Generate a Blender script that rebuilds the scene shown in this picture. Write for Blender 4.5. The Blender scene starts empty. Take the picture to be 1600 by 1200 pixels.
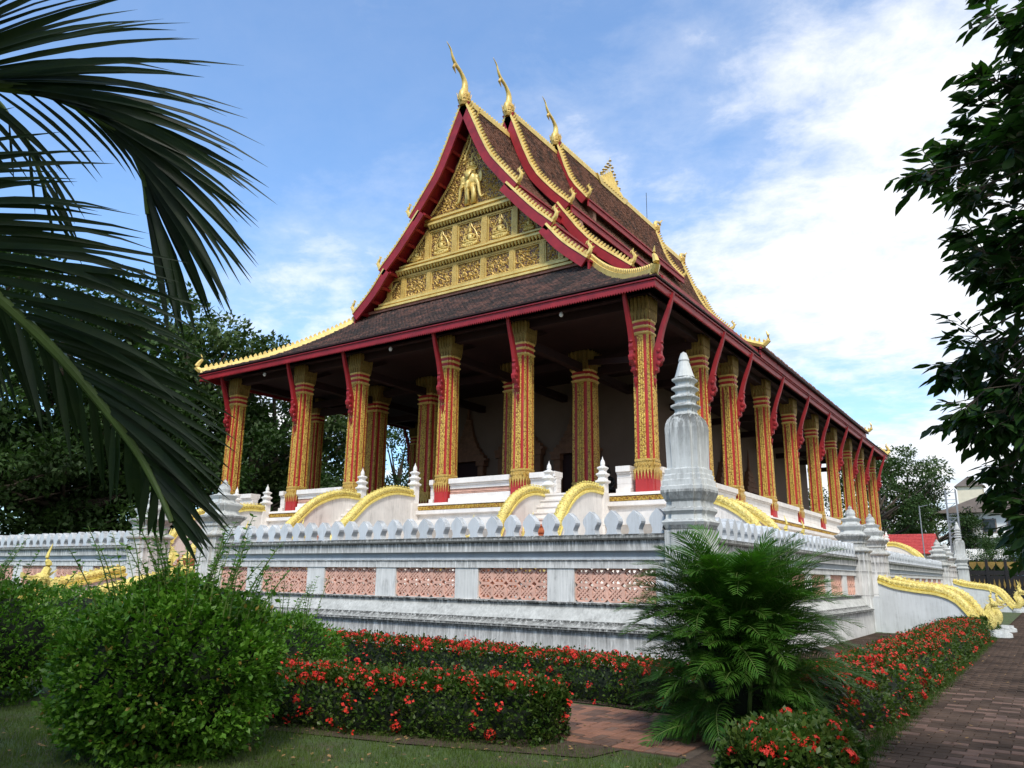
import bpy, bmesh, math, random
import numpy as np
from mathutils import Vector, Matrix

# ------------------------------------------------------------------ scene, camera, light
S = bpy.context.scene
COL = S.collection
random.seed(7)
RS = np.random.RandomState(11)
PI = math.pi

cam_d = bpy.data.cameras.new('camera')
cam_d.sensor_width = 36.0
cam_d.lens = 27.262
cam_d.clip_start = 0.1
cam_d.clip_end = 2000.0
cam = bpy.data.objects.new('camera', cam_d)
COL.objects.link(cam)
cam.matrix_world = Matrix(((0.82861466, 0.12519287, 0.54564136, 0.0), (0.55968452, -0.20665274, -0.80252594, 0.0), (0.01228776, 0.97037178, -0.24130400, 1.6), (0, 0, 0, 1)))
S.camera = cam

S.view_settings.view_transform = 'Standard'
S.view_settings.look = 'None'
S.view_settings.gamma = 1.0
S.view_settings.use_curve_mapping = False
S.view_settings.exposure = 0.74

SUN_EL = math.radians(52)
SUN_DIR = Vector((0.50, -0.80, 0)).normalized() * math.cos(SUN_EL) + Vector((0, 0, math.sin(SUN_EL)))   # towards the sun
sun_d = bpy.data.lights.new('sun', 'SUN')
sun_d.energy = 2.1
sun_d.angle = math.radians(10)
sun_d.color = (1.0, 0.95, 0.87)
sun = bpy.data.objects.new('sun', sun_d)
COL.objects.link(sun)
sun.rotation_euler = SUN_DIR.to_track_quat('Z', 'Y').to_euler()

W = bpy.data.worlds.new('World')
S.world = W
W.use_nodes = True
nt = W.node_tree
nt.nodes.clear()
def N(nt, t, **kw):
    n = nt.nodes.new(t)
    for k, v in kw.items():
        if k.startswith('i_'):
            key = k[2:]
            key = int(key) if key.isdigit() else key.replace('_', ' ')
            n.inputs[key].default_value = v
        else:
            setattr(n, k, v)
    return n
def LK(nt, a, b): nt.links.new(a, b)
def math_node(nt, op, a, b=None, c=None, clamp=False):
    n = nt.nodes.new('ShaderNodeMath'); n.operation = op; n.use_clamp = clamp
    for i, v in enumerate((a, b, c)):
        if v is None: continue
        if isinstance(v, (int, float)): n.inputs[i].default_value = v
        else: nt.links.new(v, n.inputs[i])
    return n.outputs[0]
def ramp(nt, fac, stops):
    r = nt.nodes.new('ShaderNodeValToRGB')
    e = r.color_ramp.elements
    while len(e) < len(stops): e.new(0.5)
    for k, (p, c) in enumerate(stops):
        e[k].position = p
        e[k].color = (c, c, c, 1) if isinstance(c, (int, float)) else tuple(c) + (1,) * (4 - len(c))
    if fac is not None: nt.links.new(fac, r.inputs[0])
    return r.outputs[0]
def mixc(nt, f, a, b, mode='MIX'):
    m = nt.nodes.new('ShaderNodeMix'); m.data_type = 'RGBA'; m.blend_type = mode
    for k, v in ((0, f), (6, a), (7, b)):
        if isinstance(v, (int, float)): m.inputs[k].default_value = v
        elif isinstance(v, tuple): m.inputs[k].default_value = v + (1,) * (4 - len(v))
        else: nt.links.new(v, m.inputs[k])
    return m.outputs[2]

sky = N(nt, 'ShaderNodeTexSky', sky_type='NISHITA', sun_disc=False)
sky.sun_elevation = SUN_EL
sky.sun_rotation = math.atan2(SUN_DIR.x, SUN_DIR.y)
sky.air_density = 1.0
sky.dust_density = 1.2
sky.ozone_density = 1.6
tc = N(nt, 'ShaderNodeTexCoord')
sep = N(nt, 'ShaderNodeSeparateXYZ')
LK(nt, tc.outputs['Generated'], sep.inputs[0])
zc = math_node(nt, 'ADD', math_node(nt, 'MAXIMUM', sep.outputs[2], 0.0), 0.16)
cx = math_node(nt, 'DIVIDE', sep.outputs[0], zc)
cy = math_node(nt, 'DIVIDE', sep.outputs[1], zc)
cmb = N(nt, 'ShaderNodeCombineXYZ')
LK(nt, cx, cmb.inputs[0]); LK(nt, cy, cmb.inputs[1])
mp = N(nt, 'ShaderNodeMapping')
mp.inputs['Rotation'].default_value = (0, 0, math.radians(-28))
mp.inputs['Scale'].default_value = (0.74, 0.82, 1.0)
mp.inputs['Location'].default_value = (5.7, 2.4, 0)
LK(nt, cmb.outputs[0], mp.inputs[0])
n1 = N(nt, 'ShaderNodeTexNoise', i_Scale=1.15, i_Detail=10.0, i_Roughness=0.54, i_Distortion=0.1)
LK(nt, mp.outputs[0], n1.inputs['Vector'])
n2 = N(nt, 'ShaderNodeTexNoise', i_Scale=9.0, i_Detail=7.0, i_Roughness=0.66, i_Distortion=0.2)
LK(nt, mp.outputs[0], n2.inputs['Vector'])
# the cloud cover thickens towards the +Y/+X side of the sky and towards the horizon
side = math_node(nt, 'ADD', math_node(nt, 'MULTIPLY', sep.outputs[0], 0.23), math_node(nt, 'MULTIPLY', sep.outputs[1], 0.10))
hor = math_node(nt, 'MULTIPLY', math_node(nt, 'SUBTRACT', 0.55, sep.outputs[2]), 0.12)
v = math_node(nt, 'ADD', n1.outputs[0], math_node(nt, 'MULTIPLY', math_node(nt, 'SUBTRACT', n2.outputs[0], 0.5), 0.15))
v = math_node(nt, 'ADD', v, math_node(nt, 'ADD', side, hor))
mask = ramp(nt, v, [(0.38, 0.08), (0.47, 0.25), (0.53, 0.66), (0.59, 0.92), (0.68, 1.0)])
thick = ramp(nt, math_node(nt, 'ADD', n2.outputs[0], math_node(nt, 'MULTIPLY', n1.outputs[0], 0.6)), [(0.62, (0.70, 0.77, 0.88)), (0.92, (1.0, 1.0, 1.0))])
bgs = N(nt, 'ShaderNodeBackground', i_Strength=0.15)
LK(nt, mixc(nt, 1.0, sky.outputs[0], (0.74, 1.0, 1.18), 'MULTIPLY'), bgs.inputs[0])
bgc = N(nt, 'ShaderNodeBackground', i_Strength=0.74)
LK(nt, thick, bgc.inputs[0])
mx = N(nt, 'ShaderNodeMixShader')
LK(nt, mask, mx.inputs[0]); LK(nt, bgs.outputs[0], mx.inputs[1]); LK(nt, bgc.outputs[0], mx.inputs[2])
wo = N(nt, 'ShaderNodeOutputWorld')
LK(nt, mx.outputs[0], wo.inputs[0])

# ------------------------------------------------------------------ materials
MATS = {}
def newmat(name):
    m = bpy.data.materials.new(name); m.use_nodes = True
    nt = m.node_tree; nt.nodes.clear()
    out = nt.nodes.new('ShaderNodeOutputMaterial')
    b = nt.nodes.new('ShaderNodeBsdfPrincipled')
    nt.links.new(b.outputs[0], out.inputs[0])
    MATS[name] = m
    return m, nt, b, out
def coords(nt, kind='Object', scale=(1, 1, 1)):
    t = nt.nodes.new('ShaderNodeNewGeometry') if kind == 'World' else nt.nodes.new('ShaderNodeTexCoord')
    mp = nt.nodes.new('ShaderNodeMapping'); mp.inputs['Scale'].default_value = scale
    nt.links.new(t.outputs['Position' if kind == 'World' else kind], mp.inputs[0])
    return mp.outputs[0]
def noise(nt, vec, scale, detail=5.0, rough=0.6, dist=0.0):
    n = nt.nodes.new('ShaderNodeTexNoise')
    n.inputs['Scale'].default_value = scale; n.inputs['Detail'].default_value = detail
    n.inputs['Roughness'].default_value = rough; n.inputs['Distortion'].default_value = dist
    nt.links.new(vec, n.inputs['Vector'])
    return n.outputs[0]
def bump(nt, b, h, strength=0.4, dist=0.02):
    n = nt.nodes.new('ShaderNodeBump'); n.inputs['Strength'].default_value = strength; n.inputs['Distance'].default_value = dist
    nt.links.new(h, n.inputs['Height']); nt.links.new(n.outputs[0], b.inputs['Normal'])
def simple(name, col, rough=0.6, var=0.25, scale=3.0, metal=0.0, bumps=0.15, bscale=30.0, spec=0.4, bd=0.01):
    m, nt, b, o = newmat(name)
    w = coords(nt, 'World')
    f = noise(nt, w, scale)
    d = tuple(c * (1 - var) for c in col); l = tuple(min(1, c * (1 + var)) for c in col)
    LK(nt, ramp(nt, f, [(0.3, d), (0.7, l)]), b.inputs['Base Color'])
    b.inputs['Roughness'].default_value = rough; b.inputs['Metallic'].default_value = metal
    b.inputs['Specular IOR Level'].default_value = spec
    if bumps: bump(nt, b, noise(nt, w, bscale), bumps, bd)
    return m
def plaster(name, base, stain=(0.06, 0.06, 0.055), amount=0.6, streak=1.0, tint=(0.55, 0.56, 0.52), drips=(), upk=0.75):
    """painted masonry: rain streaks running down, mould blotches, faint patchiness"""
    m, nt, b, o = newmat(name)
    w = coords(nt, 'World')
    ws = coords(nt, 'World', (9.0, 9.0, 0.55))
    wf = coords(nt, 'World', (34.0, 34.0, 1.6))
    wl = coords(nt, 'World', (1.6, 1.6, 1.1))
    patch = ramp(nt, noise(nt, wl, 1.3, 6), [(0.35, tuple(c * 0.84 for c in base)), (0.65, base)])
    s1 = ramp(nt, noise(nt, ws, 1.0, 4, 0.65), [(0.50, 0.0), (0.74, 1.0)])
    s2 = ramp(nt, noise(nt, wf, 1.0, 3, 0.6), [(0.42, 0.0), (0.75, 1.0)])
    bl = ramp(nt, noise(nt, w, 2.3, 8, 0.72), [(0.46, 0.0), (0.70, 1.0)])
    st = math_node(nt, 'MULTIPLY', math_node(nt, 'MAXIMUM', s1, math_node(nt, 'MULTIPLY', s2, 0.7)), math_node(nt, 'ADD', math_node(nt, 'MULTIPLY', bl, 0.85), 0.15))
    st = math_node(nt, 'MULTIPLY', st, amount * streak, clamp=True)
    c = mixc(nt, math_node(nt, 'MULTIPLY', s2, 0.35 * amount), patch, tint)
    c = mixc(nt, st, c, stain)
    # mould gathers on faces that look up
    g = nt.nodes.new('ShaderNodeNewGeometry'); sp = nt.nodes.new('ShaderNodeSeparateXYZ'); LK(nt, g.outputs['True Normal'], sp.inputs[0])
    up = math_node(nt, 'MULTIPLY', ramp(nt, sp.outputs[2], [(0.25, 0.0), (0.8, 1.0)]), ramp(nt, noise(nt, w, 7.0, 8, 0.75), [(0.40, 0.0), (0.62, 1.0)]))
    c = mixc(nt, math_node(nt, 'MULTIPLY', up, upk * amount), c, stain)
    # dirt that has run down from under each ledge, strongest at the drip line
    sz = nt.nodes.new('ShaderNodeSeparateXYZ'); LK(nt, w, sz.inputs[0])
    for zt, ln, k_ in drips:
        f = math_node(nt, 'DIVIDE', math_node(nt, 'SUBTRACT', zt, sz.outputs[2]), ln)
        f = ramp(nt, f, [(0.0, 1.0), (0.30, 0.62), (1.0, 0.0)])
        f2 = math_node(nt, 'GREATER_THAN', zt, sz.outputs[2])
        f = math_node(nt, 'MULTIPLY', math_node(nt, 'MULTIPLY', f, f2), ramp(nt, noise(nt, coords(nt, 'World', (9.0, 9.0, 0.8)), 1.6, 9, 0.78), [(0.40, 0.0), (0.53, 1.0)]))
        c = mixc(nt, math_node(nt, 'MULTIPLY', f, k_, clamp=True), c, stain)
    LK(nt, c, b.inputs['Base Color'])
    b.inputs['Roughness'].default_value = 0.85; b.inputs['Specular IOR Level'].default_value = 0.2
    bump(nt, b, noise(nt, w, 30.0, 6), 0.22, 0.008)
    return m
def gold(name, lo, hi, cell=26.0, metal=0.35, rough=0.42, bs=0.7, gaps=None, gk=0.45, grime=0.3):
    m, nt, b, o = newmat(name)
    w = coords(nt, 'World')
    vo = nt.nodes.new('ShaderNodeTexVoronoi'); vo.inputs['Scale'].default_value = cell
    LK(nt, w, vo.inputs['Vector'])
    f = noise(nt, w, 2.0, 6)
    c = ramp(nt, f, [(0.3, lo), (0.7, hi)])
    if gaps is not None:
        e = ramp(nt, vo.outputs['Distance'], [(gk, 0.0), (gk + 0.15, 1.0)])
        c = mixc(nt, e, c, gaps)
    gz = math_node(nt, 'MULTIPLY', ramp(nt, noise(nt, w, 3.5, 9, 0.78), [(0.48, 0.0), (0.70, 1.0)]), grime, clamp=True)
    c = mixc(nt, gz, c, tuple(q * .38 for q in lo))
    LK(nt, c, b.inputs['Base Color'])
    b.inputs['Metallic'].default_value = metal; b.inputs['Roughness'].default_value = rough
    inv = math_node(nt, 'SUBTRACT', 1.0, vo.outputs['Distance'])
    bump(nt, b, inv, bs, 0.02)
    return m
def leafmat(name, lo, hi, trans=0.28, rough=0.42, scale=2.5, hue=(0.10, 0.13, 0.02), spec=0.22):
    m, nt, b, o = newmat(name)
    w = coords(nt, 'World')
    f = noise(nt, w, scale, 3)
    wn = nt.nodes.new('ShaderNodeTexWhiteNoise'); wn.noise_dimensions = '3D'
    ro = nt.nodes.new('ShaderNodeVectorMath'); ro.operation = 'SNAP'; ro.inputs[1].default_value = (0.06, 0.06, 0.06)
    LK(nt, w, ro.inputs[0]); LK(nt, ro.outputs[0], wn.inputs[0])
    c = ramp(nt, f, [(0.3, lo), (0.7, hi)])
    c = mixc(nt, math_node(nt, 'MULTIPLY', wn.outputs[0], 0.30), c, hue)
    LK(nt, c, b.inputs['Base Color'])
    b.inputs['Roughness'].default_value = rough; b.inputs['Specular IOR Level'].default_value = spec
    tr = nt.nodes.new('ShaderNodeBsdfTranslucent')
    LK(nt, mixc(nt, 1.0, c, (1.1, 1.5, 0.6), 'MULTIPLY'), tr.inputs[0])
    ms = nt.nodes.new('ShaderNodeMixShader'); ms.inputs[0].default_value = trans
    LK(nt, b.outputs[0], ms.inputs[1]); LK(nt, tr.outputs[0], ms.inputs[2]); LK(nt, ms.outputs[0], o.inputs[0])
    return m

M_wall = plaster('wall_plaster', (0.75, 0.74, 0.71), amount=1.15, drips=((0.70, 0.45, 0.85), (2.27, 0.16, 1.0), (1.92, 0.10, 0.8), (2.52, 1.0, 0.55), (1.16, 0.05, 0.8)))
M_wallgroove = plaster('wall_frieze_plaster', (0.36, 0.40, 0.44), amount=0.6)
M_ledge = plaster('ledge_plaster', (0.56, 0.56, 0.53), amount=1.1, tint=(0.40, 0.40, 0.37), drips=((0.85, 0.16, 1.3), (1.135, 0.10, 1.3), (2.38, 0.10, 1.0)), upk=0.35)
M_coping = plaster('coping_plaster', (0.56, 0.56, 0.53), amount=1.3, tint=(0.34, 0.34, 0.31), drips=((2.39, 0.14, 1.5), (1.17, 0.10, 1.5), (0.745, 0.06, 1.7)), upk=1.1, stain=(0.035, 0.035, 0.032))
M_merlon = plaster('merlon_plaster', (0.62, 0.65, 0.68), amount=0.5, upk=1.3)
M_stupa = plaster('stupa_plaster', (0.64, 0.655, 0.64), amount=0.95, drips=((4.45, .8, .95), (3.1, .4, .7), (2.5, .5, .6)))
M_cream = plaster('cream_plaster', (0.85, 0.80, 0.75), stain=(0.18, 0.15, 0.13), amount=0.35)
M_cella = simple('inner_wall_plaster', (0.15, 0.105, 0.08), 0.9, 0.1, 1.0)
M_red = simple('red_paint', (0.26, 0.013, 0.017), 0.5, 0.28, 2.0, bumps=0.1)
M_redcol = simple('column_red_paint', (0.42, 0.030, 0.030), 0.5, 0.2, 1.5, bumps=0.1)
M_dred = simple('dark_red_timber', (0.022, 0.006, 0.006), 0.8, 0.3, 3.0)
M_brownwall = simple('gable_wall_paint', (0.28, 0.15, 0.10), 0.85, 0.2, 2.0)
M_gold = gold('plain_gold_paint', (0.62, 0.43, 0.11), (0.80, 0.60, 0.20), 18, 0.15, 0.42, 0.12, grime=0.5)
M_goldrel = gold('gold_relief', (0.48, 0.30, 0.065), (0.68, 0.45, 0.12), 26, 0.15, 0.42, 0.8)
M_goldcap = gold('darkened_gold_relief', (0.20, 0.12, 0.025), (0.32, 0.21, 0.05), 26, 0.30, 0.5, 0.8)  # eave shade put into the capitals' gold; same tone dulls the fence
M_pedground = gold('gilded_filigree_ground', (0.42, 0.26, 0.05), (0.58, 0.38, 0.10), 17, 0.12, 0.45, 1.0, gaps=(0.09, 0.025, 0.012), gk=0.40)
M_goldrib = gold('gold_rib', (0.52, 0.33, 0.05), (0.66, 0.45, 0.09), 21, 0.15, 0.45, 0.8, gaps=(0.28, 0.10, 0.02), gk=0.54, grime=0.5)
M_goldyel = gold('yellow_naga_scales', (0.66, 0.53, 0.13), (0.80, 0.69, 0.25), 24, 0.0, 0.55, 0.6, gaps=(0.45, 0.32, 0.08), gk=0.55, grime=0.6)
M_goldedge = simple('yellow_edge_paint', (0.70, 0.57, 0.16), 0.6, 0.25, 9.0)
M_bronze = simple('dark_bronze', (0.035, 0.035, 0.03), 0.4, 0.3, 4.0, metal=0.7)
M_terra = simple('terracotta', (0.42, 0.13, 0.055), 0.85, 0.25, 4.0)
M_lattice = simple('pink_clay_block', (0.66, 0.39, 0.30), 0.85, 0.16, 5.0, bumps=0.3, bscale=60)
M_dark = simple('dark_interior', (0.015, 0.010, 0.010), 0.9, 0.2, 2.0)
M_floor = simple('terrace_floor', (0.30, 0.27, 0.24), 0.9, 0.2, 2.0)

def tilemat(name, a, b2, moss, mk):
    m, nt, b, o = newmat(name)
    w = coords(nt, 'World')
    vo = nt.nodes.new('ShaderNodeTexVoronoi'); vo.inputs['Scale'].default_value = 6.5; LK(nt, w, vo.inputs['Vector'])
    sp = nt.nodes.new('ShaderNodeSeparateColor'); LK(nt, vo.outputs['Color'], sp.inputs[0])
    c = ramp(nt, sp.outputs[0], [(0.1, a), (0.9, b2)])
    f = ramp(nt, math_node(nt, 'ADD', noise(nt, w, 1.1, 9, 0.75), math_node(nt, 'MULTIPLY', sp.outputs[1], 0.12)), [(mk, 0.0), (mk + 0.16, 1.0)])
    c = mixc(nt, f, c, moss)
    f2 = ramp(nt, noise(nt, w, 14, 5, 0.7), [(0.60, 0.0), (0.72, 1.0)])
    c = mixc(nt, math_node(nt, 'MULTIPLY', f2, 0.35), c, (0.36, 0.30, 0.26))
    LK(nt, c, b.inputs['Base Color']); b.inputs['Roughness'].default_value = 0.9
    bump(nt, b, noise(nt, w, 40, 4), 0.4, 0.01)
    return m
M_tile = tilemat('clay_roof_tile', (0.19, 0.085, 0.055), (0.28, 0.125, 0.08), (0.07, 0.045, 0.035), 0.52)
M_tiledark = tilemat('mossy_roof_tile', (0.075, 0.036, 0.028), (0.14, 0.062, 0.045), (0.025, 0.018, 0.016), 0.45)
M_leafhedge = leafmat('hedge_leaf', (0.012, 0.036, 0.007), (0.045, 0.10, 0.016), hue=(0.16, 0.17, 0.03))
M_leafbush = leafmat('bush_leaf', (0.024, 0.082, 0.009), (0.080, 0.20, 0.020), hue=(0.19, 0.31, 0.03), scale=1.5)
M_leafareca = leafmat('areca_leaf', (0.016, 0.065, 0.009), (0.055, 0.15, 0.018), hue=(0.12, 0.20, 0.03), scale=2.0)
M_leafpalm = leafmat('coconut_leaf', (0.007, 0.018, 0.006), (0.016, 0.036, 0.010), 0.10, hue=(0.03, 0.05, 0.010), rough=0.5, spec=0.3)
M_leaftree = leafmat('broad_tree_leaf', (0.008, 0.026, 0.008), (0.026, 0.070, 0.014), 0.34, hue=(0.05, 0.08, 0.02))
M_leafbg = leafmat('distant_tree_leaf', (0.010, 0.028, 0.008), (0.035, 0.080, 0.015), 0.22, scale=0.35, rough=0.6, hue=(0.06, 0.09, 0.02), spec=0.25)
M_leafbg2 = leafmat('distant_grey_green_leaf', (0.028, 0.055, 0.018), (0.07, 0.115, 0.032), 0.2, scale=0.4, rough=0.6, hue=(0.08, 0.10, 0.03), spec=0.2)
M_core = simple('inner_shade_foliage', (0.006, 0.012, 0.004), 0.95, 0.3, 4.0, bumps=0.0)  # near-black fill: shade inside the foliage put into the colour
M_bark = simple('tree_bark', (0.07, 0.055, 0.04), 0.95, 0.35, 5.0, bumps=0.6, bscale=18, bd=0.05)
M_stalk = simple('palm_stalk', (0.10, 0.15, 0.035), 0.5, 0.25, 6.0)
M_redflower = simple('red_flower', (0.50, 0.018, 0.007), 0.6, 0.3, 30.0, bumps=0.0)

# ------------------------------------------------------------------ mesh helpers
WL = {}                      # world location of every object used as a parent
def obj(name, mesh, parent=None, loc=(0, 0, 0)):
    """mesh in coordinates relative to the world point loc"""
    o = bpy.data.objects.new(name, mesh)
    COL.objects.link(o)
    loc = Vector(loc)
    WL[o.name] = loc
    if parent is not None:
        o.parent = parent
        o.location = loc - WL[parent.name]
    else:
        o.location = loc
    return o
def thing(name, label, cat, loc=(0, 0, 0), group=None):
    o = obj(name, None, None, loc)
    o.empty_display_size = 0.2
    o['label'] = label; o['category'] = cat
    if group: o['group'] = group
    return o
def tag(o, label, cat, group=None):
    o['label'] = label; o['category'] = cat
    if group: o['group'] = group
    return o
def struct(o): o['kind'] = 'structure'; return o
def stuff(o): o['kind'] = 'stuff'; return o
def mesh_np(name, V, F, mat, smooth=False):
    """V (n,3) array, F list of equal-size faces as array, or list of such arrays"""
    me = bpy.data.meshes.new(name)
    Fs = F if isinstance(F, (list, tuple)) else [F]
    V = np.asarray(V, dtype=np.float32)
    me.vertices.add(len(V)); me.vertices.foreach_set('co', V.ravel())
    nl = sum(f.size for f in Fs); nf = sum(len(f) for f in Fs)
    me.loops.add(nl); me.polygons.add(nf)
    li = np.concatenate([f.ravel() for f in Fs]).astype(np.int32)
    tot = np.concatenate([np.full(len(f), f.shape[1]) for f in Fs]).astype(np.int32)
    st = np.concatenate([[0], np.cumsum(tot)[:-1]]).astype(np.int32)
    me.loops.foreach_set('vertex_index', li)
    me.polygons.foreach_set('loop_start', st)
    if smooth: me.polygons.foreach_set('use_smooth', np.ones(nf, dtype=bool))
    me.update(calc_edges=True); me.validate()
    me.materials.append(mat)
    return me
class MB:
    def __init__(s): s.v = []; s.f = []
    def add(s, vs, fs):
        n = len(s.v); s.v += [tuple(p) for p in vs]; s.f += [tuple(i + n for i in f) for f in fs]; return s
    def box(s, a, b):
        (x0, y0, z0), (x1, y1, z1) = a, b
        x0, x1 = min(x0, x1), max(x0, x1); y0, y1 = min(y0, y1), max(y0, y1); z0, z1 = min(z0, z1), max(z0, z1)
        return s.add([(x0, y0, z0), (x1, y0, z0), (x1, y1, z0), (x0, y1, z0), (x0, y0, z1), (x1, y0, z1), (x1, y1, z1), (x0, y1, z1)],
                     [(0, 3, 2, 1), (4, 5, 6, 7), (0, 1, 5, 4), (1, 2, 6, 5), (2, 3, 7, 6), (3, 0, 4, 7)])
    def bar(s, p, q, w, h=None, up=(0, 0, 1)):
        p = Vector(p); q = Vector(q); d = (q - p).normalized(); u = Vector(up)
        r = d.cross(u)
        if r.length < 1e-4: r = d.cross(Vector((1, 0, 0)))
        r.normalize(); u = r.cross(d).normalized(); h = w if h is None else h
        r *= w / 2; u *= h / 2
        return s.add([p - r - u, p + r - u, p + r + u, p - r + u, q - r - u, q + r - u, q + r + u, q - r + u],
                     [(0, 3, 2, 1), (4, 5, 6, 7), (0, 1, 5, 4), (1, 2, 6, 5), (2, 3, 7, 6), (3, 0, 4, 7)])
    def prism(s, pts, ex):
        """closed outline pts (3D, planar) extruded by vector ex"""
        n = len(pts); ex = Vector(ex)
        a = [Vector(p) for p in pts]; b = [p + ex for p in a]
        nrm = Vector((0, 0, 0))
        for i in range(n): nrm += a[i].cross(a[(i + 1) % n])
        fl = nrm.dot(ex) > 0
        fs = [tuple(range(n)), tuple(range(2 * n - 1, n - 1, -1))]
        fs += [(i, i + n, (i + 1) % n + n, (i + 1) % n) for i in range(n)]
        if fl: fs = [tuple(reversed(f)) for f in fs]
        return s.add(a + b, fs)
    def rings(s, rings, cap=True, closed=True):
        n = len(rings[0]); base = []
        vs = [p for r in rings for p in r]; fs = []
        for k in range(len(rings) - 1):
            for i in range(n if closed else n - 1):
                j = (i + 1) % n
                fs.append((k * n + i, k * n + j, (k + 1) * n + j, (k + 1) * n + i))
        if cap and closed: fs += [tuple(reversed(range(n))), tuple((len(rings) - 1) * n + i for i in range(n))]
        return s.add(vs, fs)
    def lathe(s, prof, c=(0, 0, 0), n=12, rot=0.0):
        return s.rings([[(c[0] + r * math.cos(rot + 2 * PI * i / n), c[1] + r * math.sin(rot + 2 * PI * i / n), c[2] + z) for i in range(n)] for r, z in prof])
    def lathe_sec(s, prof, sec, c=(0, 0, 0)):
        """square-ish section (unit half width) scaled by profile half widths"""
        return s.rings([[(c[0] + x * r, c[1] + y * r, c[2] + z) for x, y in sec] for r, z in prof])
    def tube(s, path, rad, n=8, up=(0, 0, 1), flat=1.0):
        P = [Vector(p) for p in path]; rings = []
        R = rad if isinstance(rad, (list, tuple)) else [rad] * len(P)
        u = Vector(up)
        for i, p in enumerate(P):
            d = (P[min(i + 1, len(P) - 1)] - P[max(i - 1, 0)]).normalized()
            r = d.cross(u)
            if r.length < 1e-3: r = d.cross(Vector((1, 0.1, 0)))
            r.normalize(); q = r.cross(d)
            rings.append([p + (r * math.cos(2 * PI * k / n) + q * math.sin(2 * PI * k / n) * flat) * R[i] for k in range(n)])
        return s.rings(rings)
    def ell(s, c, r, n=10, m=6, rot=None):
        rg = []
        for k in range(m + 1):
            a = -PI / 2 + PI * k / m; a = max(-PI / 2 + 0.08, min(PI / 2 - 0.08, a))
            ring = []
            for i in range(n):
                v = Vector((r[0] * math.cos(a) * math.cos(2 * PI * i / n), r[1] * math.cos(a) * math.sin(2 * PI * i / n), r[2] * math.sin(a)))
                if rot is not None: v = rot @ v
                ring.append(v + Vector(c))
            rg.append(ring)
        return s.rings(rg)
    def mesh(s, name, mat, off=(0, 0, 0), smooth=False):
        me = bpy.data.meshes.new(name)
        ox, oy, oz = off
        me.from_pydata([(x - ox, y - oy, z - oz) for x, y, z in s.v], [], s.f)
        me.materials.append(mat)
        if smooth: me.polygons.foreach_set('use_smooth', [True] * len(me.polygons))
        me.update()
        return me
    def put(s, name, mat, parent=None, loc=None, smooth=False):
        """vertices are in world coordinates; object origin goes to loc (default the parent's)"""
        if loc is None: loc = WL[parent.name] if parent is not None else (0, 0, 0)
        return obj(name, s.mesh(name, mat, loc, smooth), parent, loc)
def soft(o, w=0.01, seg=2):
    m = o.modifiers.new('bevel', 'BEVEL'); m.width = w; m.segments = seg; m.limit_method = 'ANGLE'; m.angle_limit = math.radians(40)
    return o
def autosmooth(me, ang=40):
    try: me.set_sharp_from_angle(angle=math.radians(ang))
    except Exception: pass
def copy_tree(o, dloc=None, loc=None, rz=None, parent=None, label=None):
    c = o.copy(); COL.objects.link(c)
    if parent is not None: c.parent = parent
    if loc is not None: c.location = loc
    if rz is not None: c.rotation_euler.z = rz
    if label: c['label'] = label
    for ch in o.children:
        copy_tree(ch, parent=c)
    return c
def catmull(P, k=6):
    P = [Vector(p) for p in P]; out = []
    for i in range(len(P) - 1):
        a = P[i - 1] if i > 0 else P[i] * 2 - P[i + 1]; b = P[i]; c = P[i + 1]; d = P[i + 2] if i + 2 < len(P) else P[i + 1] * 2 - P[i]
        for j in range(k):
            t = j / k
            out.append(0.5 * ((2 * b) + (c - a) * t + (2 * a - 5 * b + 4 * c - d) * t * t + (3 * b - a - 3 * c + d) * t ** 3))
    out.append(P[-1]); return out
def resample(P, step):
    P = [Vector(p) for p in P]; out = [(P[0].copy(), (P[1] - P[0]).normalized())]; acc = 0.0
    for a, b in zip(P[:-1], P[1:]):
        L = (b - a).length; d = (b - a).normalized() if L > 0 else Vector((0, 0, 1)); t = step - acc
        while t <= L:
            out.append((a + d * t, d)); t += step
        acc = (acc + L) % step if L + acc >= step else acc + L
    return out
def leaves_mesh(name, C, D, Nn, Ln, Wd, mat, fold=0.25):
    """C centres/bases, D directions, Nn normals (n,3); Ln, Wd arrays -> folded pointed leaves, two quads each"""
    C = np.asarray(C, float); D = np.asarray(D, float); Nn = np.asarray(Nn, float)
    D /= np.linalg.norm(D, axis=1, keepdims=True) + 1e-9
    Sd = np.cross(D, Nn); Sd /= np.linalg.norm(Sd, axis=1, keepdims=True) + 1e-9
    Up = np.cross(Sd, D)
    Ln = np.asarray(Ln).reshape(-1, 1); Wd = np.asarray(Wd).reshape(-1, 1)
    B = C; T = C + D * Ln - Up * Ln * 0.12
    Mm = C + D * Ln * 0.5 - Up * Wd * fold
    Lf = C + D * Ln * 0.42 + Sd * Wd; Rt = C + D * Ln * 0.42 - Sd * Wd
    V = np.stack([B, Lf, T, Rt, Mm], 1).reshape(-1, 3)
    n = len(C); i = np.arange(n)[:, None] * 5
    F = np.concatenate([i + np.array([[0, 4, 2, 1]]), i + np.array([[0, 3, 2, 4]])], 0)
    return mesh_np(name, V, F, mat)
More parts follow.
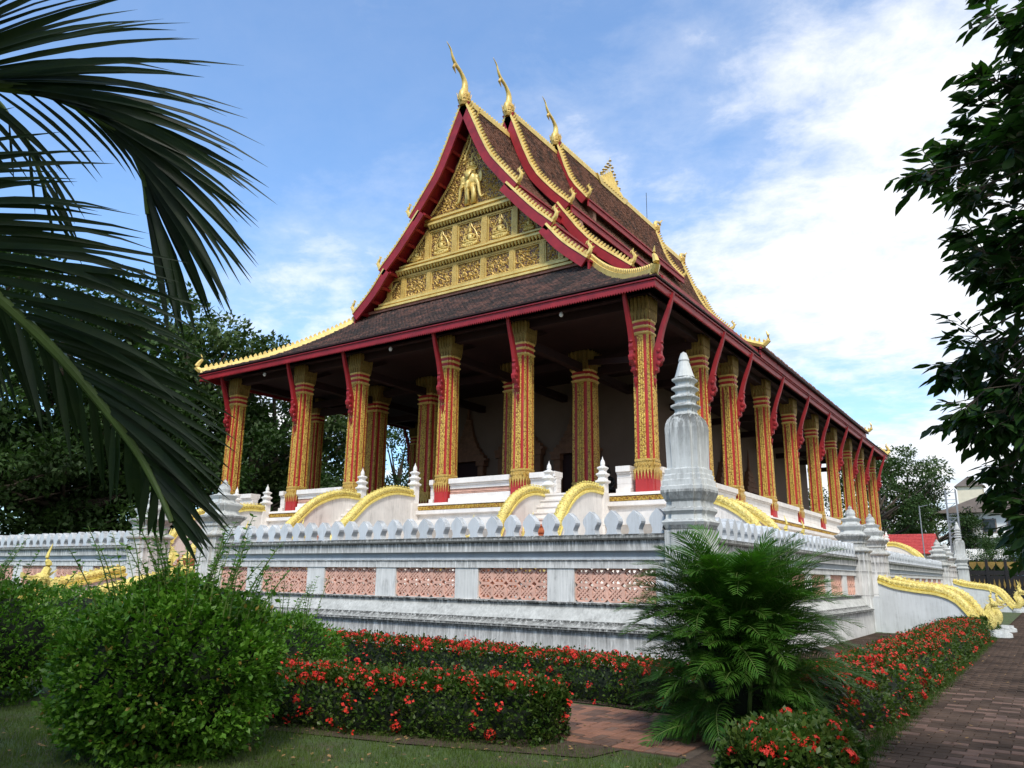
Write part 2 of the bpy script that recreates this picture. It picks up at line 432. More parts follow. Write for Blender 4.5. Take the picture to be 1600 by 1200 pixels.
def leaves_fine(name, C, D, Nn, Ln, Wd, mat):
    """as leaves_mesh with a rounded outline, for leaves seen close up"""
    C = np.asarray(C, float); D = np.asarray(D, float); Nn = np.asarray(Nn, float)
    D = D / (np.linalg.norm(D, axis=1, keepdims=True) + 1e-9)
    Sd = np.cross(D, Nn); Sd /= np.linalg.norm(Sd, axis=1, keepdims=True) + 1e-9
    Up = np.cross(Sd, D); Ln = np.asarray(Ln).reshape(-1, 1); Wd = np.asarray(Wd).reshape(-1, 1)
    def q(t, w, h): return C + D * Ln * t + Sd * Wd * w + Up * (h * Wd - Ln * .16 * t * t)
    V = np.stack([q(0, 0, 0), q(.22, .72, 0), q(.52, 1.0, 0), q(.80, .52, 0), q(1, 0, 0), q(.80, -.52, 0), q(.52, -1.0, 0), q(.22, -.72, 0), q(.25, 0, -.22), q(.60, 0, -.26)], 1).reshape(-1, 3)
    i = np.arange(len(C))[:, None] * 10
    Q = np.concatenate([i + np.array([f]) for f in ((8, 9, 2, 1), (9, 4, 3, 2), (8, 7, 6, 9), (9, 6, 5, 4))], 0)
    T3 = np.concatenate([i + np.array([f]) for f in ((0, 8, 1), (0, 7, 8))], 0)
    return mesh_np(name, V, [Q, T3], mat)
def rand_unit(n):
    v = RS.normal(size=(n, 3)); return v / np.linalg.norm(v, axis=1, keepdims=True)
# ------------------------------------------------------------------ ground, terrace
XC = -19.7                       # axis of the temple
SEC = [(1, -.55), (1, .55), (.88, .55), (.88, .88), (.55, .88), (.55, 1), (-.55, 1), (-.55, .88), (-.88, .88), (-.88, .55),
       (-1, .55), (-1, -.55), (-.88, -.55), (-.88, -.88), (-.55, -.88), (-.55, -1), (.55, -1), (.55, -.88), (.88, -.88), (.88, -.55)]

m, nt, b, o_ = newmat('lawn')
w = coords(nt, 'World')
c = ramp(nt, noise(nt, w, 1.3, 9, 0.78), [(0.38, (0.075, 0.055, 0.032)), (0.47, (0.045, 0.060, 0.018)), (0.62, (0.06, 0.105, 0.022)), (0.72, (0.09, 0.13, 0.03))])
LK(nt, c, b.inputs['Base Color']); b.inputs['Roughness'].default_value = 0.95
bump(nt, b, noise(nt, w, 60, 6), 0.9, 0.02)
g = MB(); g.add([(-500, -300, 0), (500, -300, 0), (500, 700, 0), (-500, 700, 0)], [(0, 1, 2, 3)])
struct(g.put('ground', MATS['lawn']))

# brick and paver paths: joint bed, then each brick
M_mortar = simple('sandy_joint', (0.075, 0.055, 0.04), 0.95, 0.3, 6.0)
M_brick = simple('clay_paving_brick', (0.20, 0.095, 0.060), 0.9, 0.35, 3.5, bumps=0.4, bscale=50)
M_brickd = simple('worn_paving_brick', (0.12, 0.068, 0.048), 0.9, 0.4, 2.5, bumps=0.4, bscale=50)
M_paver = simple('grey_brown_paver', (0.066, 0.044, 0.032), 0.95, 0.55, 1.2, bumps=0.4, bscale=40, spec=0.12)
def brickmesh(name, L, Wd, mat, ch=0.006):
    mb = MB(); x, y = L / 2, Wd / 2
    mb.rings([[(-x, -y, 0), (x, -y, 0), (x, y, 0), (-x, y, 0)], [(-x, -y, .008), (x, -y, .008), (x, y, .008), (-x, y, .008)],
              [(-x + ch, -y + ch, .014), (x - ch, -y + ch, .014), (x - ch, y - ch, .014), (-x + ch, y - ch, .014)]])
    return mb.mesh(name, mat)
paths = [struct(MB().box((-14.0, 7.3, -0.05), (-2.95, 9.45, 0.004)).put('brick_path', M_mortar)),
         struct(MB().box((-1.62, 3.0, -0.05), (1.9, 85, 0.006)).put('paved_walk', M_mortar)),
         struct(MB().box((-4.9, 12.7, -0.05), (-3.0, 28.0, 0.005)).put('paved_strip', M_mortar))]
cross = struct(MB().box((-2.95, 8.0, -0.05), (-1.62, 9.2, 0.004)).put('brick_link_path', M_mortar))
def pave(parent, x0, x1, y0, y1, L, Wd, mats, herring, keep):
    meshes = [brickmesh('brick', L - 0.010, Wd - 0.010, mm) for mm in mats]
    spots = []
    if herring:                                   # basket weave
        n = 2
        cx = int((x1 - x0) / L); cy = int((y1 - y0) / L)
        for i in range(cx):
            for j in range(cy):
                for k in range(n):
                    d = (k - 0.5) * Wd
                    X = x0 + (i + .5) * L; Y = y0 + (j + .5) * L
                    if (i + j) % 2: spots.append((X, Y + d, 0.0))
                    else: spots.append((X + d, Y, PI / 2))
    else:
        for j in range(int((y1 - y0) / Wd)):
            for i in range(int((x1 - x0) / L)):
                spots.append((x0 + (i + .5 + (.5 if j % 2 else 0)) * L, y0 + (j + .5) * Wd, 0.0))
    spots = [s for s in spots if s[0] < x1 - L / 2 + .02]
    spots.sort(key=lambda s: s[0] ** 2 + s[1] ** 2)
    vis = [s for s in spots if keep(s)]
    near = vis[:300]; rest = [s for s in spots if s not in set(near)]
    for x, y, r in near:
        o = bpy.data.objects.new('brick', random.choice(meshes)); COL.objects.link(o); o.parent = parent
        o.location = (x, y, 0.004 + random.uniform(0, .004)); o.rotation_euler = (random.uniform(-.012, .012), random.uniform(-.012, .012), r + random.uniform(-.015, .015))
    if rest:
        V = []; F = []; k = 0
        hx, hy = (L - .012) / 2, (Wd - .012) / 2
        for x, y, r in rest:
            a, c2 = (hx, hy) if r == 0 else (hy, hx)
            z = 0.012 + random.uniform(0, .006); t = random.uniform(-.004, .004)
            V += [(x - a, y - c2, 0), (x + a, y - c2, 0), (x + a, y + c2, 0), (x - a, y + c2, 0), (x - a, y - c2, z), (x + a, y - c2, z + t), (x + a, y + c2, z + t), (x - a, y + c2, z)]
            F += [(k + 4, k + 5, k + 6, k + 7), (k, k + 1, k + 5, k + 4), (k + 1, k + 2, k + 6, k + 5), (k + 2, k + 3, k + 7, k + 6), (k + 3, k, k + 4, k + 7)]; k += 8
        stuff(obj('distant_bricks', mesh_np('distant_bricks', V, np.array(F), mats[0]), parent))
pave(paths[0], -9.5, -2.95, 7.3, 9.45, 0.23, 0.115, [M_brick, M_brickd, M_brick], True, lambda s: s[0] > -5.9)
pave(cross, -2.95, -1.62, 8.0, 9.2, 0.23, 0.115, [M_brick, M_brickd], True, lambda s: True)
pave(paths[1], -1.62, 1.9, 5.0, 60.0, 0.24, 0.16, [M_paver, M_paver, M_brickd, M_paver], False, lambda s: s[0] < .2 and s[1] > 8)
pave(paths[2], -4.85, -3.0, 12.8, 27.9, 0.24, 0.16, [M_paver, M_brickd], False, lambda s: False)

# raised terrace inside the wall
struct(MB().box((-36, 13.2, 0.02), (-5.75, 62.2, 1.10)).put('temple_terrace', M_floor))

# ------------------------------------------------------------------ temple
T = thing('temple', 'large temple with red and gold columns, gilded pediment and tiered brown roof', 'temple', (XC, 40.5, 1.1))
FX0, FX1, FY0, FY1 = -30.35, -9.05, 20.95, 60.1
def footprint(off, z): return [(FX0 - off, FY0 - off, z), (FX1 + off, FY0 - off, z), (FX1 + off, FY1 + off, z), (FX0 - off, FY1 + off, z)]
pl = MB()
pl.rings([footprint(o2, z) for z, o2 in [(1.08, .95), (1.45, .95), (1.47, .85), (1.60, .80), (1.80, .55), (1.95, .50), (2.0, .32), (2.35, .28), (2.38, .36), (2.48, .36), (2.5, .28), (2.75, .30), (2.95, .52), (3.05, .60), (3.08, .66),
                                       (3.42, .66), (3.45, .34), (3.62, .30), (3.64, .46), (3.76, .46), (3.78, .28), (3.93, .28), (3.94, .36), (4.0, .34), (4.05, .10)]])
for k in range(26):
    x = FX0 + .6 + k * .82
    pl.box((x, FY0 - .42, 2.08), (x + .34, FY0 - .2, 2.70))
for k in range(46):
    y = FY0 + .6 + k * .85
    pl.box((FX1 + .2, y, 2.08), (FX1 + .42, y + .34, 2.70))
pl.put('platform', M_cream, T)
gb = MB()
gb.rings([footprint(.31, 3.785), footprint(.33, 3.80), footprint(.33, 3.91), footprint(.31, 3.925)], cap=False)
for k in range(int((FX1 - FX0 + .6) / .14)):
    x = FX0 - .3 + k * .14
    gb.add([(x, FY0 - .335, 3.90), (x + .12, FY0 - .335, 3.90), (x + .06, FY0 - .40, 3.87), (x + .06, FY0 - .345, 3.79)], [(0, 3, 2), (3, 1, 2), (0, 2, 1)])
for k in range(int(20 / .14)):
    y = FY0 - .3 + k * .14
    gb.add([(FX1 + .335, y, 3.90), (FX1 + .335, y + .12, 3.90), (FX1 + .40, y + .06, 3.87), (FX1 + .345, y + .06, 3.79)], [(0, 3, 2), (3, 1, 2), (0, 2, 1)])
gb.put('gilded_frieze', M_goldrib, T)

# columns ------------------------------------------------------------
CZ = 4.05; CH = 6.15
def taper(mb):
    mb.v = [(x * .655 * (1 - .017 * min(z, 5.0)), y * .655 * (1 - .017 * min(z, 5.0)), z) for x, y, z in mb.v]; return mb
def col_meshes():
    s = MB(); s.box((-.405, -.405, 0), (.405, .405, CH))
    s.box((-.18, -.455, 0), (.18, -.39, 5.0)); s.box((-.18, .39, 0), (.18, .455, 5.0)); s.box((-.455, -.18, 0), (-.39, .18, 5.0)); s.box((.39, -.18, 0), (.455, .18, 5.0))
    s.box((-.43, -.43, 0), (.43, .43, .62))
    taper(s)
    g = MB()
    for q in range(4):
        ca, sa = math.cos(q * PI / 2), math.sin(q * PI / 2)
        def R(x, y, z): return (x * ca - y * sa, x * sa + y * ca, z)
        for x in (-.112, 0, .112):
            n = 5
            ring = [R(x + .061 * math.cos(PI + PI * i / n), -.452 + .055 * math.sin(PI + PI * i / n), 0) for i in range(n + 1)]
            g.rings([[(p[0], p[1], z) for p in ring] for z in (1.02, 4.9)], cap=False, closed=False)
            # pointed tip at the top of every rib
            g.add([R(x - .055, -.52, 4.86), R(x + .055, -.52, 4.86), R(x, -.54, 4.60), R(x, -.50, 4.9)], [(0, 2, 1), (0, 3, 2), (1, 2, 3)])
        for sx in (-1, 1):
            a = R(sx * .315, -.425, 1.0); b2 = R(sx * .43, -.40, 4.9)
            g.box((a[0], a[1], 1.0), (b2[0], b2[1], 4.9))
            for z in np.arange(1.06, 4.85, .15):
                u = R(sx * .372 - .04, -.425, z); v2 = R(sx * .372 + .04, -.44, z + .08)
                g.box((u[0], u[1], z), (v2[0], v2[1], z + .08))
    taper(g)
    bb = MB()
    for z0, z1, r in ((.70, .76, .50), (.76, .95, .475), (.95, 1.02, .50)):
        bb.lathe_sec([(r, z0), (r, z1)], SEC)
    for q in range(4):
        ca, sa = math.cos(q * PI / 2), math.sin(q * PI / 2)
        for i in range(6):
            x = -.40 + i * .16
            pts = [(x - .075, -.485, .71), (x + .075, -.485, .71), (x + .03, -.49, .58), (x, -.485, .40), (x - .03, -.49, .58)]
            pts = [(a * ca - b2 * sa, a * sa + b2 * ca, z) for a, b2, z in pts]
            bb.prism(pts, (-sa * -.03 * -1, ca * -.03, 0) if False else (sa * .025, -ca * .025, 0))
            # diamonds on the band
            if i < 5:
                x += .08
                pts = [(x - .06, -.477, .855), (x, -.477, .79), (x + .06, -.477, .855), (x, -.477, .92)]
                pts = [(a * ca - b2 * sa, a * sa + b2 * ca, z) for a, b2, z in pts]
                bb.prism(pts, (sa * .03, -ca * .03, 0))
    cr = MB(); cr.lathe_sec([(.42, 4.95), (.45, 5.02), (.44, 5.10), (.46, 5.20), (.45, 5.32), (.43, 5.40)], SEC)
    cg = MB()
    for z in (4.90, 5.10, 5.29):
        cg.lathe_sec([(.43, z), (.50, z + .04), (.505, z + .07), (.45, z + .10)], SEC)
    cp = MB(); cp.lathe_sec([(.42, 5.40), (.42, 5.75), (.44, CH)], SEC)
    for q in range(4):
        ca, sa = math.cos(q * PI / 2), math.sin(q * PI / 2)
        for lay, (zt, zb, r0, r1) in enumerate(((5.72, 5.38, .46, .50), (CH - .02, 5.55, .46, .51))):
            for i in range(5):
                x = -.38 + i * .19 + (.05 if lay else 0); k2 = 1 + .04 * lay
                pts = [(x - .06, -r0, zb), (x + .06, -r0, zb), ((x + .09) * k2, -r1 + .03, zt - .1), (x * k2, -r1 - .02, zt), ((x - .09) * k2, -r1 + .03, zt - .1)]
                pts = [(a * ca - b2 * sa, a * sa + b2 * ca, z) for a, b2, z in pts]
                cp.prism(pts, (sa * .04, -ca * .04, 0))
    for q_ in (bb, cr, cg, cp): q_.v = [(x * .655, y * .655, z) for x, y, z in q_.v]
    return (s.mesh('column', M_redcol), [('gilded_ribs', g.mesh('gilded_ribs', M_goldrib)), ('base_band', bb.mesh('base_band', M_goldrel)),
            ('collar', cr.mesh('collar', M_redcol)), ('gilded_collar', cg.mesh('gilded_collar', M_gold)), ('capital', cp.mesh('capital', M_goldcap))])
csh, csub = col_meshes()
def column(x, y):
    o = obj('column', csh, T, (x, y, CZ))
    for n, me in csub: obj(n, me, o, (x, y, CZ))
    return o
FRONT_X = [XC + d for d in (-9.95, -5.55, -2.3, 2.3, 5.55, 10.05)]
SIDE_Y = [26.2, 29.4, 33.8, 38.2, 42.6, 47.0, 51.2, 55.0, 59.3]
CR, CL = XC + 10.05, XC - 9.95
for x in FRONT_X: column(x, 21.5)
for y in SIDE_Y: column(CR, y); column(CL, y)
for x in FRONT_X[1:5]: column(x, 25.9).scale = (1.4, 1.4, 1)
# brackets carrying the eaves
prof = catmull([(0, 3.35), (.06, 3.62), (.20, 3.85), (.34, 4.15), (.30, 4.55), (.42, 5.05), (.62, 5.60), (.78, 6.15)], 4)
def br_mesh():
    mb = MB()
    outer = [Vector((p[0] + .05 * math.sin(i * 1.3) * (1 if i < 16 else 0), 0, p[1])) for i, p in enumerate(prof)]
    inner = catmull([(0.0, 3.35), (.0, 3.8), (.04, 4.35), (.17, 4.75), (.335, 5.25), (.545, 5.75), (.70, 6.15)], 4)
    inner = [Vector((p[0], 0, p[1])) for p in inner]
    poly = outer + inner[::-1]
    # triangulated strip between the two curves, 0.14 thick
    m_ = min(len(outer), len(inner)); n = 24
    def samp(L, t): f = t * (len(L) - 1); i = min(int(f), len(L) - 2); return L[i].lerp(L[i + 1], f - i)
    rings = []
    for k in range(n + 1):
        a = samp(outer, k / n); c2 = samp(inner, k / n); h = .05 + .02 * math.sin(k / n * PI)
        rings.append([(a.x, -h, a.z), (a.x, h, a.z), (c2.x, h, c2.z), (c2.x, -h, c2.z)])
    mb.rings(rings)
    # carved curls on the belly of the bracket
    for zc, xc, r in ((3.95, .20, .075), (4.15, .25, .085), (4.36, .22, .07), (3.74, .12, .05)):
        for sy in (-1, 1):
            mb.ell((xc, sy * .085, zc), (r, .03, r), 8, 4)
    mb.ell((.30, 0, 4.62), (.06, .09, .05), 8, 4)
    mb.tube([(0.05, 0, 3.2), (.02, 0, 3.38), (.06, 0, 3.5)], [.02, .06, .05], 6)
    return mb.mesh('eave_bracket', M_red)
brm = br_mesh()
def bracket(x, y, ang):
    c2, s2 = math.cos(ang), math.sin(ang)
    o = obj('eave_bracket', brm, T, (x + .29 * c2, y + .29 * s2, CZ)); o.rotation_euler.z = ang
for x in FRONT_X: bracket(x - (0.17 if x > -12 else 0), 21.5, -PI / 2)
for y in [21.5] + SIDE_Y: bracket(CR, y, 0); bracket(CL, y, PI)
# low balustrade between the columns
def balu(x0, y0, x1, y1, lat=False):
    mb = MB(); d = Vector((x1 - x0, y1 - y0, 0)).normalized(); n = Vector((d.y, -d.x, 0))
    def slab(t, z0, z1):
        a = Vector((x0, y0, 0)); b2 = Vector((x1, y1, 0)); r = n * t
        mb.rings([[a - r + Vector((0, 0, z)), b2 - r + Vector((0, 0, z)), b2 + r + Vector((0, 0, z)), a + r + Vector((0, 0, z))] for z in (z0, z1)])
    slab(.24, 4.05, 4.22); slab(.15, 4.22, 4.36)
    if not lat: slab(.15, 4.36, 4.54)
    slab(.15, 4.54, 4.66); slab(.19, 4.66, 4.72); slab(.25, 4.72, 4.90)
    o = soft(mb.put('balustrade', M_cream, T), .012)
    if lat:
        L = (Vector((x1, y1, 0)) - Vector((x0, y0, 0))).length; q = MB(); k = int(L / .07)
        for s_ in (-1, 1):
            for i in range(k):
                a = Vector((x0, y0, 0)) + d * (i + .5 + s_ * .5) * .07; b2 = Vector((x0, y0, 0)) + d * (i + .5 - s_ * .5 + (1.0 if 0 else 0)) * .07
                q.bar(a + n * .10 + Vector((0, 0, 4.36)), b2 + n * .10 + Vector((0, 0, 4.54)), .024, .03)
        a = Vector((x0, y0, 0)) + d * .0; b2 = Vector((x1, y1, 0))
        q.bar(a + n * .12 + Vector((0, 0, 4.45)), b2 + n * .12 + Vector((0, 0, 4.45)), .02, .03)
        ob = q.put('lattice', M_lattice, T); WLo = WL[ob.name]; ob.parent = o; ob.location = (0, 0, 0)
fy = 21.45
balu(-12.72, fy, -13.7, fy); balu(-10.58, fy, -10.1, fy)
balu(-17.05, fy, -14.5, fy, True); balu(-17.93, fy, -17.75, fy, False)
balu(-21.5, fy, -20.6, fy, False) if False else None
balu(-24.9, fy, -22.35, fy, True); balu(-25.7, fy, -25.95, fy); balu(-27.75, fy, -29.2, fy)
ys = [21.5] + SIDE_Y
for k in range(1, len(ys) - 1): balu(CR + .05, ys[k] + .45, CR + .05, ys[k + 1] - .45)
for k in range(1, len(ys) - 1): balu(CL - .05, ys[k + 1] - .45, CL - .05, ys[k] + .45)
balu(CR + .05, 21.95, CR + .05, 22.6); balu(CR + .05, 24.55, CR + .05, 25.75)

# inner hall ---------------------------------------------------------
HX0, HX1, HY0, HY1 = -25.5, -13.9, 29.9, 58.9
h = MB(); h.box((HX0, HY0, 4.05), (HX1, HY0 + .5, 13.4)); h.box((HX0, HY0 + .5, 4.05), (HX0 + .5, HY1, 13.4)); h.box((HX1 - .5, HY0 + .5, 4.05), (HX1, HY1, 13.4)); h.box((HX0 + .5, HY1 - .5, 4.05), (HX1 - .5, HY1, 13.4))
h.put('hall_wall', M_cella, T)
def doorway(x, y, wd, ht, spire, fac):
    """carved frame with pilasters and a stepped pointed crown; fac = facing direction of the front: 'y' or 'x'"""
    d = MB()
    def P(u, v_, z): return (x + u, y - v_, z) if fac == 'y' else (x + v_, y + u, z)
    def bx(u0, v0, z0, u1, v1, z1): d.box(P(u0, v0, z0), P(u1, v1, z1))
    bx(-wd / 2, .02, 4.05, wd / 2, .06, 4.05 + ht)
    leaf = d.put('door', M_dark if not spire else M_dred, T)
    d.__init__()
    for s_ in (-1, 1):
        bx(s_ * wd / 2, .02, 4.05, s_ * (wd / 2 + .32), .3, 4.05 + ht)
        bx(s_ * (wd / 2 - .05), .02, 4.05, s_ * (wd / 2 + .42), .4, 4.35)
        bx(s_ * (wd / 2 - .05), .02, 4.05 + ht - .25, s_ * (wd / 2 + .42), .4, 4.05 + ht)
    z = 4.05 + ht; ww = wd / 2 + .5
    for k in range(7 if spire else 4):
        bx(-ww, .02, z, ww, .36 - .03 * k, z + .12); bx(-ww * .86, .02, z + .12, ww * .86, .30 - .03 * k, z + .30)
        z += .30; ww *= .74
    d.lathe([(.12, 0), (.06, .4), (.07, .5), (.0, 1.4)], P(0, .12, z), 8)
    fr = d.put('door_frame', M_cella if False else M_doorframe, T)
    fr.parent = leaf; fr.location = (0, 0, 0)
M_doorframe = simple('carved_door_frame', (0.16, 0.075, 0.04), 0.7, 0.3, 5.0)
doorway(-22.8, HY0, 1.5, 2.9, True, 'y'); doorway(-16.75, HY0, 1.5, 2.9, True, 'y'); doorway(XC, HY0, 1.7, 3.2, True, 'y')
for y in (36, 40.4, 44.8, 49.1): doorway(HX1, y, 1.3, 2.4, False, 'x')
# beams and ceiling of the gallery
bm_ = MB()
for x in FRONT_X[1:5]: bm_.box((x - .14, 21.3, 9.35), (x + .14, 29.9, 9.65))
for y in SIDE_Y: bm_.box((CL, y - .13, 9.3), (HX0, y + .13, 9.6)); bm_.box((HX1, y - .13, 9.3), (CR, y + .13, 9.6))
bm_.box((CL - .1, 21.35, 9.9), (CR + .1, 21.65, 10.18)); bm_.box((CL + .1, 25.75, 9.66), (CR - .1, 26.05, 9.95))
bm_.box((CR - .15, 21.66, 9.9), (CR + .15, 59.4, 10.18)); bm_.box((CL - .15, 21.66, 9.9), (CL + .15, 59.4, 10.18))
bm_.bar((CR, 21.7, 8.3), (FRONT_X[4], 25.9, 9.8), .16, .2)
for x in FRONT_X[1:5]: bm_.bar((x, 22.1, 9.9), (x, 25.5, 11.4), .14, .16)
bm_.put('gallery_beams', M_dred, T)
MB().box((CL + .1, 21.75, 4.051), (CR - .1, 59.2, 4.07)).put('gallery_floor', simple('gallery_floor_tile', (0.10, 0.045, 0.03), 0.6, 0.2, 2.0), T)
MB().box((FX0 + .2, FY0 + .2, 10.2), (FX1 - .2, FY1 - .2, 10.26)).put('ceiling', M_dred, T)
lm = MB().ell((0, 0, 0), (.07, .07, .09), 10, 6)
lmm = lm.mesh('lamp', simple('lamp_glass', (0.6, 0.6, 0.58), 0.2, 0.05))
for x in (-12.2, -19.7, -27.0): obj('lamp', lmm, T, (x, 20.75, 9.93))

# roofs ---------------------------------------------------------------
def deck(profile, y0, y1, th=.10, name='roof'):
    """curved roof sheet on both sides of the axis, profile of (halfwidth, z) from ridge to eave"""
    P = [(p[0], p[1]) for p in catmull([(a, b2, 0) for a, b2 in profile], 3)]
    mb = MB()
    for s_ in (1, -1):
        top = [(XC + s_ * a, z) for a, z in P]; bot = [(XC + s_ * a, z - th) for a, z in P]
        for k in range(len(P) - 1):
            a, b2, c2, d2 = top[k], top[k + 1], bot[k + 1], bot[k]
            mb.add([(a[0], y0, a[1]), (b2[0], y0, b2[1]), (c2[0], y0, c2[1]), (d2[0], y0, d2[1]), (a[0], y1, a[1]), (b2[0], y1, b2[1]), (c2[0], y1, c2[1]), (d2[0], y1, d2[1])],
                   [(0, 1, 2, 3), (7, 6, 5, 4), (0, 4, 5, 1), (2, 6, 7, 3), (1, 5, 6, 2), (3, 7, 4, 0)])
    return mb.put(name, M_red, T), P
def tile_rows(P, step):
    """points along a profile at even arc steps, lower end first"""
    Q = [Vector((a, b2, 0)) for a, b2 in P][::-1]
    return [p for p, d in resample(Q, step)]
def tiles(parent, rows, axis, t_of, frame, w=.19, name='roof_tiles', mat=None):
    V = []; F = []; n = 0
    for i in range(len(rows) - 1):
        t0, t1 = t_of(i); off = (w / 2 if i % 2 else 0)
        t = t0 + off
        while t < t1 - .02:
            te = min(t + w * .94, t1)
            lift = .040 + random.uniform(0, .030); sk = random.uniform(-.014, .014)
            a = frame(i, t, lift + sk); b2 = frame(i, te, lift - sk); c2 = frame(i + 1.12, te, .012); d2 = frame(i + 1.12, t, .012)
            a0 = frame(i, t, -.005); b0 = frame(i, te, -.005)
            V += [a, b2, c2, d2, a0, b0]
            F += [(n, n + 1, n + 2, n + 3), (n + 4, n + 5, n + 1, n), (n + 4, n, n + 3, n + 3), (n + 1, n + 5, n + 2, n + 2)]
            n += 6; t += w
    V = np.array(V, float) - np.array(WL[parent.name])
    F = np.array(F); q = F.reshape(-1, 4, 4)
    quads = q[:, :2].reshape(-1, 4); tris = np.concatenate([q[:, 2, :3], q[:, 3, :3]])
    o = obj(name, mesh_np(name, V, [quads, tris], mat or M_tile), parent, WL[parent.name])
    return stuff(o)
def side_tiles(parent, P, y0, y1, sgn=1, mat=None):
    R = tile_rows(P, .17)
    def fr(i, t, l):
        k = min(int(i), len(R) - 2); f = i - k; p = R[k].lerp(R[k + 1], f) if f <= 1.3 else R[-1]
        d = (R[k + 1] - R[k]).normalized(); nx, nz = -d.y * -1, d.x * -1
        nx, nz = (d.y, -d.x)       # outward normal for +X slopes
        return (XC + sgn * (p.x + nx * l), t, p.y + nz * l)
    tiles(parent, R, 'y', lambda i: (y0, y1), fr, mat=mat)
TIERS = [  # (profiles, y0, y1)
    ('t1', [[(0, 22.85), (1.3, 20.0), (2.1, 18.85), (3.0, 17.75)], [(2.4, 17.95), (3.7, 16.5), (4.75, 15.5)], [(4.4, 15.5), (5.2, 14.55), (6.3, 13.6)]], 24.8, 54.8),
    ('t2', [[(0, 24.25), (1.3, 20.95), (2.4, 19.4), (3.5, 18.25)], [(2.8, 18.45), (4.4, 16.3), (6.5, 14.5)]], 28.4, 50.8),
    ('t3', [[(0, 24.95), (.85, 22.5), (1.9, 21.0)]], 33.0, 46.3)]
def rake(P, y, sgn, face, hook=True, redh=.40):
    """barge board with gold capping, crest of leaf teeth and upturned hook; face = -1 for the front, 1 for the rear"""
    pts = [Vector((XC + sgn * a, y, z)) for a, z in P]
    rd = MB(); gd = MB(); cr = MB()
    def nrm(k):
        d = (pts[min(k + 1, len(pts) - 1)] - pts[max(k - 1, 0)]).normalized(); return Vector((-d.z * -sgn, 0, d.x * sgn)).normalized() if True else d
    R1 = []; R2 = []
    for k, p in enumerate(pts):
        d = (pts[min(k + 1, len(pts) - 1)] - pts[max(k - 1, 0)]).normalized()
        n = Vector((-d.z, 0, d.x)); n = n if n.z > 0 else -n
        a = p + n * .04; c2 = p - n * redh * .92
        y0 = face * .0; y1 = face * .10
        R1.append([a + Vector((0, y0, 0)), a + Vector((0, y1, 0)), c2 + Vector((0, y1, 0)), c2 + Vector((0, y0, 0))])
        g0 = p + n * .13; g1 = p + n * .03
        R2.append([g0 + Vector((0, face * .11, 0)), g1 + Vector((0, face * .13, 0)), g1 + Vector((0, -face * .13, 0)), g0 + Vector((0, -face * .11, 0))])
    rd.rings(R1); gd.rings(R2)
    L = resample(pts, .20)
    for p, d in L[1:-1]:
        n = Vector((-d.z, 0, d.x)); n = n if n.z > 0 else -n
        b0 = p + n * .12
        poly = [b0 - d * .05, b0 + d * .05, b0 + d * .065 + n * .08, b0 + d * .02 + n * .18, b0 - d * .05 + n * .08]
        cr.prism([q + Vector((0, -.035, 0)) for q in poly], (0, .07, 0))
    o = rd.put('barge_board', M_red, T)
    for mb, nm, mt in ((gd, 'gilded_capping', M_gold),):
        q = mb.put(nm, mt, T); q.parent = o; q.location = (0, 0, 0)
    q = cr.put('crest', M_gold, T); q.parent = o; q.location = (0, 0, 0); stuff(q)
    if hook:
        e = pts[-1]; d = (pts[-1] - pts[-2]).normalized(); n = Vector((-d.z, 0, d.x)); n = n if n.z > 0 else -n
        hk = MB(); u = Vector((0, 0, 1)); sx = Vector((sgn, 0, 0))
        base = e + n * .14 - d * .12
        hk.tube(catmull([base, base + sx * .12 + u * .12, base + sx * .16 + u * .30, base + sx * .06 + u * .46, base + sx * .10 + u * .66], 3), [.11, .11, .10, .095, .09, .085, .075, .07, .06, .05, .04, .025, .008], 6, up=(0, 1, 0))
        for z_, x_ in ((.2, .24), (.38, .14), (.5, .0)):
            hk.prism([base + sx * (x_ - .06) + u * (z_ - .05) + Vector((0, -.03, 0)), base + sx * (x_ + .1) + u * (z_ + .1) + Vector((0, -.03, 0)), base + sx * (x_ - .02) + u * (z_ + .07) + Vector((0, -.03, 0))], (0, .06, 0))
        q = hk.put('hook_finial', M_gold, T); q.parent = o; q.location = (0, 0, 0)
    return o
DP = {}
for nm, profs, y0, y1 in TIERS:
    for k, pr in enumerate(profs):
        ya = y0; yb = y1
        ro, P = deck(pr, ya, yb)
        DP[(nm, k)] = P
        side_tiles(ro, P, ya + .12, yb - .12)
        for sgn in (1, -1):
            rake(P, y0, sgn, -1); rake(P, y1, sgn, 1, hook=(nm != 't1'))
        # eave board along the side
        e = P[-1]
        f = MB()
        for sgn in (1, -1):
            f.box((XC + sgn * (e[0] - .02), y0 + .05, e[1] - .40), (XC + sgn * (e[0] + .06), y1 - .05, e[1] - .10))
            f.box((XC + sgn * (e[0] + .0), y0 + .05, e[1] - .09), (XC + sgn * (e[0] + .12), y1 - .05, e[1] - .01))
        q = f.put('eave_board', M_red, T); q.parent = ro; q.location = (0, 0, 0)
